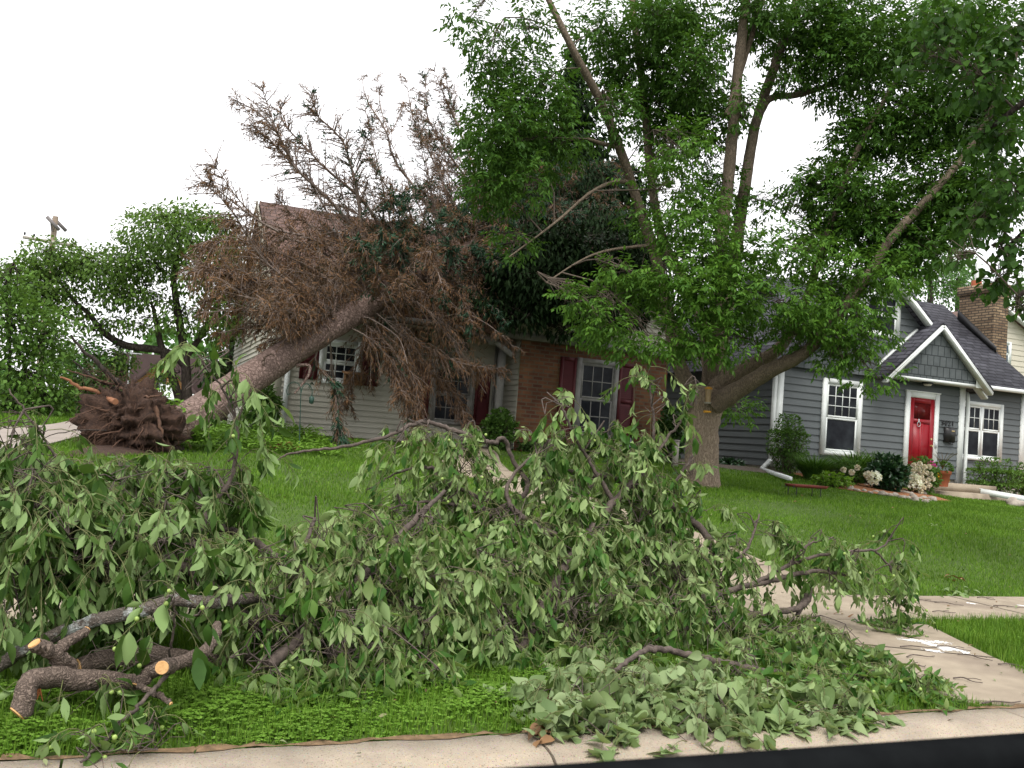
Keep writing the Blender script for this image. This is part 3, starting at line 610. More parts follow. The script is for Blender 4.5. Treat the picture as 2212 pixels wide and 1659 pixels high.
# chimney
ct0, ct1 = 18.75, 19.95; cs0, cs1 = 21.86, 22.4; ctop = 6.78
mb = MB(); mb.add([(cs0, ct0, .9), (cs1, ct0, .9), (cs1, ct0, ctop), (cs0, ct0, ctop)], [(0, 1, 2, 3)]); mb.add([(cs0 - .05, ct0 - .05, ctop - .22), (cs1 + .05, ct0 - .05, ctop - .22), (cs1 + .05, ct0 - .05, ctop + .03), (cs0 - .05, ct0 - .05, ctop + .03)], [(0, 1, 2, 3)])
ch = mb.build('chimney', m_chim_x, G)
mb = MB(); mb.add([(cs0, ct1, .9), (cs0, ct0, .9), (cs0, ct0, ctop), (cs0, ct1, ctop)], [(0, 1, 2, 3)]); mb.add([(cs1, ct0, .9), (cs1, ct1, .9), (cs1, ct1, ctop), (cs1, ct0, ctop)], [(0, 1, 2, 3)])
box(mb, cs0 - .051, cs1 + .051, ct0 - .0495, ct1 + .05, ctop - .225, ctop + .028); mb.build('stack', m_chim_y, ch)
mb = MB(); zz = lambda t: 3.72 + (t - RS + .35) * rs; slab(mb, [(cs0 - .02, ct0 - .15, zz(ct0 - .15) + .02), (cs0 - .02, ct1, zz(ct1) + .02), (cs0 - .02, ct1, zz(ct1) + .3), (cs0 - .02, ct0 - .15, zz(ct0 - .15) + .2)], .03); mb.build('flashing', m_black, ch)
mb = MB(); tube(mb, [(22.1, 19.6, ctop), (22.1, 19.6, ctop + .22)], .14, 10); mb.build('flue', m_terra, ch)
mb = MB(); tube(mb, [(22.1, 19.6, ctop + .22), (22.1, 19.6, ctop + .75)], .05, 8); mb.build('pipe', m_white, ch)
# steps
S_ = thing('front_steps', (17.6, 15.5, .9), 'two low concrete steps at the red door', 'steps')
mb = MB(); box(mb, 16.3, 18.75, 15.15, GF - .04, .7, 1.02); mb.build('lower_step', m_conc, S_)
mb = MB(); box(mb, 16.4, 18.45, 15.55, GF - .045, 1.022, 1.20); mb.build('upper_step', m_conc, S_)
# ================================================================ beige neighbour
NT_ = 25.0; a = TP(2140, 690, NT_); nl = a[0]; N = thing('beige_house', (nl + 3, NT_, 1), 'beige sided house gable with a window at the right edge beyond the chimney', 'house')
apx = TP(2160, 668, NT_); q = TP(2212, 712, NT_); sn = (apx[2] - q[2]) / (q[0] - apx[0])
mb = MB(); lap(mb, front(NT_), lambda z: (apx[0] - max(.0, (apx[2] - z) / sn), apx[0] + (apx[2] - z) / sn), 3.2, apx[2], .2, .02); lap(mb, front(NT_), lambda z: (apx[0] - 4, apx[0] + 4), .9, 3.2, .2, .02); mb.build('wall', m_beige, N)
mb = MB()
for sg in (-1, 1): slab(mb, [(apx[0], NT_ - .3, apx[2] + .12), (apx[0] + sg * 6, NT_ - .3, apx[2] + .12 - 6 * sn), (apx[0] + sg * 6, NT_ + 9, apx[2] + .12 - 6 * sn), (apx[0], NT_ + 9, apx[2] + .12)][::sg], .1)
mb.build('roof', m_shing_brown, N)
mb = MB()
for sg in (-1, 1): mb = MB(); bar(mb, (apx[0], NT_ - .28, apx[2] - .02), (apx[0] + sg * 6, NT_ - .28, apx[2] - .02 - 6 * sn), .06, .2, (0, 1, 0)); mb.build('rake_board', m_white, N)
wl, wr = TP(2146, 735, NT_), TP(2181, 790, NT_); window(N, front(NT_), wl[0] - .3, wr[0], wr[2] - .05, wl[2] + .02, .1, 1, 1, m_white, lower=False, glass=m_glass_b)
# ================================================================ far left: brick house, camper, utility pole
BT = 44.0; a = TP(283, 830, BT); apx = TP(352, 776, BT); B_ = thing('brick_house', (apx[0], BT, .5), 'distant orange brick house with a dark roof behind the root ball', 'house')
sl = (apx[2] - a[2]) / (apx[0] - a[0]); rgt = 2 * apx[0] - a[0]
mb = MB(); mb.add([(a[0] - 3, BT, 0), (rgt + 3, BT, 0), (rgt + 3, BT, a[2] - 3 * sl), (apx[0], BT, apx[2]), (a[0] - 3, BT, a[2] - 3 * sl)], [(0, 1, 2, 3, 4)]); mb.add([(a[0] - 3, BT, 0), (a[0] - 3, BT + 14, 0), (a[0] - 3, BT + 14, a[2] - 3 * sl), (a[0] - 3, BT, a[2] - 3 * sl)], [(3, 2, 1, 0)]); mb.build('wall', m_brick2, B_)
mb = MB(); hi = TP(276, 756, BT + 9)
for sg in (-1, 1): slab(mb, [(apx[0], BT - .5, apx[2] + .2), (apx[0] + sg * 7, BT - .5, apx[2] + .2 - 7 * sl), (apx[0] + sg * 7, BT + 14, apx[2] + .2 - 7 * sl), (apx[0], BT + 14, apx[2] + .2)][::sg], .2)
x = TP(272, 760, BT + 4); box(mb, x[0] - .5, apx[0] + 6, BT + 3.9, BT + 4.4, 1, x[2]); mb.build('roof', m_shing_far, B_)
p0, p1 = TP(337, 822, BT), TP(357, 842, BT); window(B_, front(BT), p0[0], p1[0], p1[2] - .5, p0[2] + .3, .08, 2, 1, m_black, lower=False, glass=glassmat('far_glass', (.12, .16, .15), (.3, .35, .36)))
mb = MB(); p = TP(284, 755, BT); q = TP(283, 771, BT); tube(mb, [q + [0, -.6, -1.2], p + [0, -.6, 0]], .04, 5); bar(mb, p + [-.5, -.6, -.2], p + [.45, -.6, -.2], .04, .05); mb.build('antenna', m_metal, B_)
CTn = 31.0; a, b = TP(323, 840, CTn), TP(398, 866, CTn); V_ = thing('camper_trailer', ((a[0] + b[0]) / 2, CTn, 1.2), 'white camper trailer roof seen behind the upturned roots', 'camper')
mb = MB(); prof = [(a[0], 1.5), (a[0], a[2] - .15), (a[0] + .15, a[2]), (b[0] + .5, a[2] - .06), (b[0] + .7, a[2] - .3), (b[0] + .7, 1.5)]; prism_y(mb, prof[::-1], CTn, CTn + 5); mb.build('body', m_white, V_)
mb = MB(); c = TP(362, 838, CTn + 1); box(mb, c[0] - .22, c[0] + .22, CTn + .8, CTn + 1.3, a[2] - .05, a[2] + .2); mb.build('roof_vent', m_white, V_)
mb = MB(); pbox(mb, front(CTn), a[0] + .25, a[0] + .95, a[2] - .75, a[2] - .3, .003, .03); mb.build('window', m_glass, V_)
mb = MB(); tube(mb, [(a[0] + .9, CTn + .4, 1.5), (a[0] + .9, CTn + .62, 1.5)], .3, 14); wh = mb.build('wheel', m_black, V_)
UT = 46.0; top = TP(120, 470, UT); U = thing('utility_pole', (top[0], UT, 1.0), 'wooden utility pole with crossarms rising behind the left trees', 'utility pole')
m_pole = mat('pole_wood', (.34, .27, .21), (.24, .19, .15), 6, .9, (6, 6, .5), .4)
mb = MB(); tube(mb, [(top[0], UT, .5), (top[0], UT, top[2] + .05)], [.15, .12], 10); mb.build('pole', m_pole, U)
m_arm = mat('arm_wood', (.20, .18, .18), (.14, .13, .13), 6, .9)
for p, q, dt in (((101, 468), (128, 497), -.3), ((115, 470), (143, 499), .3)):
    A, B = TP(*p, UT + dt), TP(*q, UT + dt); mb = MB(); bar(mb, A, B, .11, .15); ar = mb.build('crossarm', m_arm, U)
mb = MB(); A, B = TP(49, 512, UT - .3), TP(166, 532, UT - .3); bar(mb, A, B, .10, .13); ar = mb.build('crossarm', m_weather, U)
for f in (.03, .2, .8, .97):
    mb = MB(); c = A + (B - A) * f; tube(mb, [c + [0, 0, .1], c + [0, 0, .17], c + [0, 0, .24]], [.03, .05, .03], 7); mb.build('insulator', m_black, ar)
mb = MB(); tube(mb, [TP(110, 478, UT - .2), TP(112, 500, UT - .2)], .04, 5); mb.build('brace', m_arm, U)
# ================================================================ foliage materials
m_ash_bark = barkmat('ash_bark', (.115, .087, .063), (.34, .27, .20), 30, (1, 1, .22), 1.0)
m_ash_limb = barkmat('limb_bark', (.075, .06, .045), (.19, .15, .11), 24, (1, 1, .5), .6)
m_spruce_bark = barkmat('spruce_bark', (.06, .04, .033), (.235, .17, .145), 15, (1, 1, 1), 1.0)
m_dark_bark = barkmat('dark_bark', (.02, .016, .014), (.07, .058, .05), 18, (1, 1, .3), .8)
m_twig = mat('twig_bark', (.06, .047, .036), (.11, .085, .065), 20, .85)
m_deadtwig = mat('dead_twig', (.13, .10, .085), (.25, .195, .165), 6, .9)
m_ash_leaf = leafmat('ash_leaf', [(.042, .11, .014), (.065, .155, .018), (.10, .205, .026), (.075, .17, .028)], (.10, .18, .05))
m_ash_dark = leafmat('ash_leaf_shaded', [(.03, .08, .012), (.046, .115, .015), (.07, .155, .02)], (.08, .145, .04))  # darker copy of the ash leaf, crown shade put into the colour
m_linden_leaf = leafmat('linden_leaf', [(.022, .06, .010), (.038, .095, .014), (.055, .125, .018)], (.045, .095, .025))
m_bg_leaf = leafmat('garden_tree_leaf', [(.06, .12, .02), (.09, .165, .03), (.12, .21, .045)], (.13, .19, .08))
m_bush_leaf = leafmat('bush_leaf', [(.055, .115, .02), (.08, .16, .028), (.11, .21, .04)], (.11, .18, .06))
m_bush_dark = leafmat('dark_bush_leaf', [(.025, .058, .014), (.04, .085, .02), (.06, .115, .028)], None, trans=.15)
m_needle_g = leafmat('green_needle', [(.02, .045, .03), (.035, .075, .045), (.05, .10, .06)], None, trans=.1, spec=.05)
m_needle_b = leafmat('dead_needle', [(.10, .071, .053), (.14, .097, .068), (.23, .122, .058), (.088, .063, .05)], None, rough=.8, trans=.1, spec=.05)
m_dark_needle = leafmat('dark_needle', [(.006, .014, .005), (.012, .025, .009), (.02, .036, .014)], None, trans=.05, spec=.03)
m_far_leaf = leafmat('far_leaf', [(.05, .12, .03), (.075, .165, .04), (.10, .2, .06)], None)
def limb_px(mb, pts, k=9, n=None, wob=.03, keep=None, rs=1.0):
    """pts: (px, py, t, radius in picture units)"""
    P = []; r = []
    for px, py, t, rp in pts: p = TP(px, py, t); P.append(p); r.append(rp * rs * depth(p) / FPX)
    A = np.concatenate([np.array(P), np.array(r)[:, None]], 1); S = spline(A, n or max(10, 6 * len(pts)))
    tube(mb, S[:, :3], np.maximum(S[:, 3], .004), k, wob=wob)
    if keep is not None: keep.append(S[:, :3])
    return S
def crown(parent, blobs, limbs, leaf, L, W, m, mt, dens, tmpl=T_FAR, comp=0, droop=.35, twig_r=.02, name='crown', nm_tw='twigs', hang=0.0, tw_m=None, clump=False):
    lim = np.concatenate(limbs) if limbs else None
    tw = MB(); mats = {}; A0, A1, Ra, Rb = [], [], [], []
    for b in blobs:
        px, py, t, rx, ry, rt = b[:6]; key = b[6] if len(b) > 6 else 0; f = b[7] if len(b) > 7 else 1.0
        n = max(6, int(dens * f * rx * ry)); P, out, c = blob_pts((px, py, t, rx, ry, rt, n))
        if clump and key == 0:
            v = np.sin(P[:, 0] * 2.9 + 1.3 * np.sin(P[:, 1] * 2.1)) * np.sin(P[:, 1] * 2.3 + 1) + np.sin(P[:, 2] * 6.5 + P[:, 0] * 1.2 + np.sin(P[:, 1] * 1.7)) * .9
            k_ = v > -.35; k_[:4] = True; P, out = P[k_], out[k_]; n = len(P)
        D = unit(out * .8 + rdir(n) * .7 + np.array([0, 0, -droop]))
        if lim is not None:
            q = lim[np.argmin(((lim - c) ** 2).sum(1))]
            mid = (q + c) / 2 + RNG.normal(size=3) * .15 + [0, 0, .12]
            S = spline([q, mid, c], 7); A0 += list(S[:-1]); A1 += list(S[1:]); rr = np.linspace(twig_r, twig_r * .55, 7); Ra += list(rr[:-1]); Rb += list(rr[1:])
            sel = RNG.choice(n, min(n, 26), replace=False)
            base = S[RNG.integers(3, 7, len(sel))]; kn = (base + P[sel]) / 2 + RNG.normal(size=(len(sel), 3)) * .06 + [0, 0, .05]
            A0 += list(base) + list(kn); A1 += list(kn) + list(P[sel]); Ra += [twig_r * .4] * len(sel) + [twig_r * .28] * len(sel); Rb += [twig_r * .28] * len(sel) + [twig_r * .12] * len(sel)
        mb = mats.setdefault(key, MB())
        Nn = unit(rdir(n) * .55 + np.array([0, 0, 1.0]))
        if comp:
            X, Dd, NN = [], [], []; B = unit(np.cross(Nn, D)); Lr = L * (1.6 + RNG.random(n))[:, None]
            for fq, sd in [(1.0, 0), (.75, 1), (.75, -1), (.45, 1), (.45, -1), (.2, 1), (.2, -1)][:comp]:
                X.append(P + D * Lr * fq); Dd.append(unit(D * (.55 if sd else 1) + B * sd + np.array([0, 0, -.35]) + RNG.normal(size=(n, 3)) * .16)); NN.append(unit(Nn + RNG.normal(size=(n, 3)) * .25))
            P, D, Nn = np.concatenate(X), np.concatenate(Dd), np.concatenate(NN); n = len(P)
        if hang: D = unit(D * (1 - hang) + np.array([0, 0, -hang]))
        leaves(mb, P, D, Nn, L * (.7 + .6 * RNG.random(n)), W * (.75 + .5 * RNG.random(n)), tmpl, .18, .15 + .2 * RNG.random(n))
    if A0: sticks(tw, A0, A1, Ra, Rb, 4); tw.build(nm_tw, tw_m or mt, parent)
    ms = m if isinstance(m, (list, tuple)) else [m]
    for k_, mb in mats.items(): mb.build(name, ms[k_], parent)
# ================================================================ big ash tree
org = GP(1515, 1050); AT = org[1]
ASH = thing('ash_tree', org, 'large leafy ash tree with a thick forked trunk on the lawn before the brick wing', 'tree')
lim = []; mb = MB()
limb_px(mb, [(1518, 1062, AT, 43), (1517, 1040, AT, 38.5), (1516, 960, AT, 35), (1520, 900, AT, 37), (1522, 862, AT, 43), (1520, 835, AT, 36)], 14, 26, .035)
mb.build('trunk', m_ash_bark, ASH, smooth=True)
for pts in ([(1506, 885, AT, 30), (1484, 830, AT, 24), (1462, 770, AT + .1, 21), (1440, 660, AT + .2, 18), (1420, 570, AT + .3, 16), (1392, 480, AT + .3, 15), (1366, 400, AT + .3, 14), (1335, 310, AT + .2, 14), (1295, 215, AT + .2, 13), (1240, 112, AT, 11), (1190, 10, AT, 9), (1150, -70, AT, 7)],
            [(1532, 880, AT, 24), (1532, 800, AT + .2, 20), (1515, 690, AT + .5, 18), (1475, 600, AT + .8, 16), (1432, 520, AT + 1, 14), (1408, 395, AT + 1, 13), (1390, 200, AT + 1, 12), (1372, 60, AT + 1, 10), (1360, -60, AT + 1, 8)],
            [(1538, 870, AT + .1, 24), (1540, 780, AT, 22), (1548, 660, AT - .1, 20), (1560, 500, AT - .2, 19), (1576, 360, AT - .3, 18), (1592, 180, AT - .4, 16), (1611, 0, AT - .5, 14), (1620, -90, AT - .5, 12)],
            [(1545, 870, AT, 22), (1558, 760, AT + .2, 20), (1575, 640, AT + .3, 19), (1594, 510, AT + .3, 18), (1612, 384, AT + .3, 17), (1632, 270, AT + .3, 15), (1671, 150, AT + .2, 14), (1713, 30, AT + .2, 12), (1740, -60, AT, 10)],
            [(1625, 290, AT + .3, 11), (1660, 216, AT + .1, 10), (1720, 205, AT, 9), (1785, 186, AT - .2, 8), (1905, 144, AT - .5, 6), (1990, 60, AT - .8, 4)],
            [(1585, 700, AT - .2, 8), (1570, 250, AT - .4, 9), (1620, 90, AT - .4, 8), (1660, -40, AT - .4, 7)][1:],
            [(1528, 868, AT - .1, 32), (1560, 826, AT - .2, 26), (1612, 796, AT - .4, 22), (1690, 745, AT - .7, 17), (1745, 640, AT - .9, 14), (1768, 560, AT - 1, 12), (1800, 470, AT - 1.1, 10), (1850, 330, AT - 1.3, 8), (1930, 180, AT - 1.5, 6)],
            [(1545, 872, AT - .3, 34), (1590, 845, AT - .6, 27), (1665, 799, AT - 1.1, 23), (1740, 760, AT - 1.5, 18), (1810, 680, AT - 1.8, 16), (1880, 588, AT - 2.0, 14), (1925, 515, AT - 2.2, 13), (2005, 428, AT - 2.4, 12), (2085, 335, AT - 2.6, 11), (2142, 240, AT - 2.8, 10), (2185, 140, AT - 3, 9), (2225, 20, AT - 3.2, 8)],
            [(1100, 555, AT - .6, 2), (1200, 480, AT - .3, 3.4), (1270, 420, AT, 4.6), (1320, 395, AT + .2, 6), (1362, 392, AT + .3, 6)],
            [(1270, 300, AT, 4), (1300, 310, AT + .1, 6), (1335, 318, AT + .2, 7)],
            [(1180, 610, AT - .4, 2), (1260, 560, AT - .1, 3), (1320, 540, AT + .1, 4), (1405, 530, AT + .3, 6)]):
    b_ = MB(); limb_px(b_, pts, 9, None, .05, lim, .74); b_.build('limb', m_ash_limb, ASH, smooth=True)
a = AT
ashb = [(1330, 655, a - 1.2, 95, 48, .9), (1400, 725, a - 1.2, 130, 50, .8), (1290, 690, a - 1.1, 62, 42, .6), (1500, 640, a - 1.4, 150, 70, 1), (1590, 560, a - 1.4, 130, 62, 1), (1650, 640, a - 1.5, 140, 66, 1),
        (1440, 570, a - 1.2, 95, 50, .8), (1490, 480, a - 1, 110, 58, 1), (1420, 410, a - 1, 90, 52, .8), (1560, 735, a - 1.4, 120, 42, .9), (1700, 720, a - 1.6, 105, 46, .9), (1800, 650, a - 1.8, 130, 66, 1),
        (1855, 735, a - 2, 56, 56, .8), (1700, 540, a - 1.2, 115, 60, 1), (1870, 605, a - 2, 90, 60, 1), (1820, 770, a - 2, 60, 34, .6), (1880, 800, a - 2.1, 56, 40, .6, 0, 1.0), (1470, 320, a - .8, 80, 48, .8), (1350, 585, a - 1, 60, 36, .6), (1240, 640, a - 1.2, 40, 26, .4),
        (1590, 890, a + .8, 46, 34, .5, 0, .9)]
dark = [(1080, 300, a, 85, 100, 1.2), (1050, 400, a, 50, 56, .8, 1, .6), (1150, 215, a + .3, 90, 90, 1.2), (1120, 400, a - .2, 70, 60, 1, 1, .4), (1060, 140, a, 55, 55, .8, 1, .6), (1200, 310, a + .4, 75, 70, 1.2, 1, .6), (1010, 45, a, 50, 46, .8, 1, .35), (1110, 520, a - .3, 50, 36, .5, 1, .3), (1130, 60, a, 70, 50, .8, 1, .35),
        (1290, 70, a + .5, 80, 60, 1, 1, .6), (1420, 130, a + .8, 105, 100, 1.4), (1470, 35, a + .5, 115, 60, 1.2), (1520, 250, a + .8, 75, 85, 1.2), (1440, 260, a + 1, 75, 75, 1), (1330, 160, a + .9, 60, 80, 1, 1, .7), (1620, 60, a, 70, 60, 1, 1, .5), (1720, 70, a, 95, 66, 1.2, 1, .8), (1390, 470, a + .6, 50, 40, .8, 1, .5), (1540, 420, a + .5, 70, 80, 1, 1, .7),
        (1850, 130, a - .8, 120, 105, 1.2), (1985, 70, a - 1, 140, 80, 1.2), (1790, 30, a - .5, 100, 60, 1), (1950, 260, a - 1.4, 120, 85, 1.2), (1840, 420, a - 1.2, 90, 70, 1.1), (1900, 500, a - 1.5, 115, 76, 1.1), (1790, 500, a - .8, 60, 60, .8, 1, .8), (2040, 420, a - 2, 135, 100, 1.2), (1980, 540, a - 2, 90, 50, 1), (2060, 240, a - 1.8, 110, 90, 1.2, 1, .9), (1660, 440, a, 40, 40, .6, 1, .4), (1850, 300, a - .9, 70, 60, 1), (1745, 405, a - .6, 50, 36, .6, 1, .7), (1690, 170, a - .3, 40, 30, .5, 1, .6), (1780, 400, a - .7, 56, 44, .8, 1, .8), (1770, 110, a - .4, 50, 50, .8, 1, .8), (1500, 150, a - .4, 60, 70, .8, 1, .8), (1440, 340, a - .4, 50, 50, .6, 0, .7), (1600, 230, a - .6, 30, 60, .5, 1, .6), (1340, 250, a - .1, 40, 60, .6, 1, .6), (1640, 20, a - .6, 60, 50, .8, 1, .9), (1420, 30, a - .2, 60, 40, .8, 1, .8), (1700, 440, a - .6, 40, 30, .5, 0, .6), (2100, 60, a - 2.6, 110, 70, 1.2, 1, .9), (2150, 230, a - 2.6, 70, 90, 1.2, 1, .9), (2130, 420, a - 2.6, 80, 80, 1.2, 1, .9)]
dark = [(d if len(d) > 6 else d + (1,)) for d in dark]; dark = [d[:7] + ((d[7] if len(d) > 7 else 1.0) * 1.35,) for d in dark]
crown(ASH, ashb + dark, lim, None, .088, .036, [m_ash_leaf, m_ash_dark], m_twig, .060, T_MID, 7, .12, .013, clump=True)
# ---- nearer linden whose branches hang in at the upper right
lo = np.array([9.5, 5.0, zg(9.5, 5.0)])
LND = thing('linden_tree', lo, 'near linden tree with large dark leaves hanging in at the upper right', 'tree')
b_ = MB(); tube(b_, [lo, lo + [0, 0, 1.5], lo + [-.1, .1, 3.2], lo + [-.2, .3, 5.5], lo + [-.3, .4, 7.5]], [.26, .21, .18, .13, .07], 12, wob=.03); b_.build('trunk', m_dark_bark, LND, smooth=True)
lim2 = []
for pts in ([(2420, 300, 6.2, 16), (2300, 420, 6.8, 11), (2215, 500, 7.2, 7), (2150, 560, 7.6, 4)], [(2420, 120, 6.0, 16), (2300, 160, 6.6, 11), (2200, 230, 7, 7), (2110, 300, 7.4, 4)], [(2420, 420, 6.2, 14), (2300, 560, 6.6, 8), (2200, 640, 7, 5)]):
    b_ = MB(); S = limb_px(b_, pts, 7, None, .02, lim2); c0 = S[0, :3]; tube(b_, [lo + [-.15, .2, min(c0[2] - .9, 5)], (lo + [-.15, .2, 4.0] + c0) / 2 + [0, 0, .2], c0], [.09, .08, .05], 7); b_.build('limb', m_dark_bark, LND, smooth=True)
crown(LND, [(2150, 610, 7.4, 45, 40, .4), (2185, 540, 7.2, 50, 50, .4), (2110, 480, 7.5, 60, 50, .5), (2190, 400, 7.2, 70, 70, .5), (2120, 160, 7.2, 90, 80, .6), (2190, 80, 7, 60, 80, .5), (2040, 40, 7.4, 80, 50, .5), (2150, 290, 7.3, 80, 60, .5), (2070, 560, 7.4, 40, 26, .3, 0, .6), (2205, 660, 7, 22, 26, .3), (2000, 120, 7.6, 70, 50, .5, 0, .6)],
      lim2, None, .092, .078, m_linden_leaf, m_twig, .052, T_MID, 0, .5, .012, hang=.25)
# ================================================================ fallen spruce
FA = [(352, 932, 13.0, 40), (398, 910, 13.15, 39), (424, 896, 13.3, 38), (541, 817, 14.2, 35), (640, 752, 15.0, 31), (760, 680, 15.9, 27), (880, 606, 16.9, 22), (1000, 545, 18.2, 17), (1120, 490, 19.6, 12), (1230, 445, 21, 8), (1330, 410, 22.5, 4)]
fo = GP(330, 958); SPR = thing('fallen_spruce', fo, 'uprooted spruce with dead brown boughs lying across the tan house roof', 'fallen tree')
mb = MB(); AX = limb_px(mb, FA, 16, 60, .025); mb.build('trunk', m_spruce_bark, SPR, smooth=True)
axpx = spline(np.array([(p[0], p[1], p[2], p[3]) for p in FA], float), 200)
def axis_at(px): i = np.argmin(abs(axpx[:, 0] - px)); return axpx[i]
K0, K1, KR0, KR1, NB, NG = [], [], [], [], [], []
def bough(P, r0, r1, nsec, slen, green, need=1.0, droop=.35, mbm=None):
    P = np.asarray(P); n = len(P); T = unit(np.gradient(P, axis=0)); rr = np.linspace(r0, r1, n)
    K0.extend(P[:-1]); K1.extend(P[1:]); KR0.extend(rr[:-1]); KR1.extend(rr[1:])
    u = .12 + .88 * RNG.random(nsec) ** .8; i = np.minimum((u * (n - 1)).astype(int), n - 2); f = (u * (n - 1) - i)[:, None]
    B = P[i] + (P[i + 1] - P[i]) * f; t = T[i]; side = unit(np.cross(t, rdir(nsec)))
    D = unit(t * (.5 + .6 * RNG.random((nsec, 1))) + side * .8 + np.array([0, 0, -droop * .4]))
    Ls = slen * (1.1 - .65 * u)[:, None] * (.4 + .9 * RNG.random((nsec, 1)))
    M = B + D * Ls * .5; E = B + D * Ls + np.array([0, 0, -1.0]) * droop * Ls * .5 + RNG.normal(size=(nsec, 3)) * .03
    rs_ = np.clip(r0 * .30, .0045, .010)
    K0.extend(B); K1.extend(M); KR0.extend([rs_] * nsec); KR1.extend([rs_ * .75] * nsec)
    K0.extend(M); K1.extend(E); KR0.extend([rs_ * .75] * nsec); KR1.extend([rs_ * .35] * nsec)
    nt_ = int(26 * need); 
    if nt_ < 1: return
    q = np.repeat(np.arange(nsec), nt_); v = RNG.random((len(q), 1)); seg = np.where(v < .5, B[q] + (M[q] - B[q]) * v * 2, M[q] + (E[q] - M[q]) * (v * 2 - 1))
    d = unit(D[q] * .8 + rdir(len(q)) * .8 + np.array([0, 0, -droop * .9])); l = .04 + .10 * RNG.random((len(q), 1))
    g = RNG.random(nsec) < green; g = g[q]
    NB.append((seg[~g], d[~g], l[~g])); NG.append((seg[g], d[g], l[g]))
def pxb(pts, ta, tt, n=12): return spline([TP(x, y, ta + (tt - ta) * k / (len(pts) - 1)) for k, (x, y) in enumerate(pts)], n)
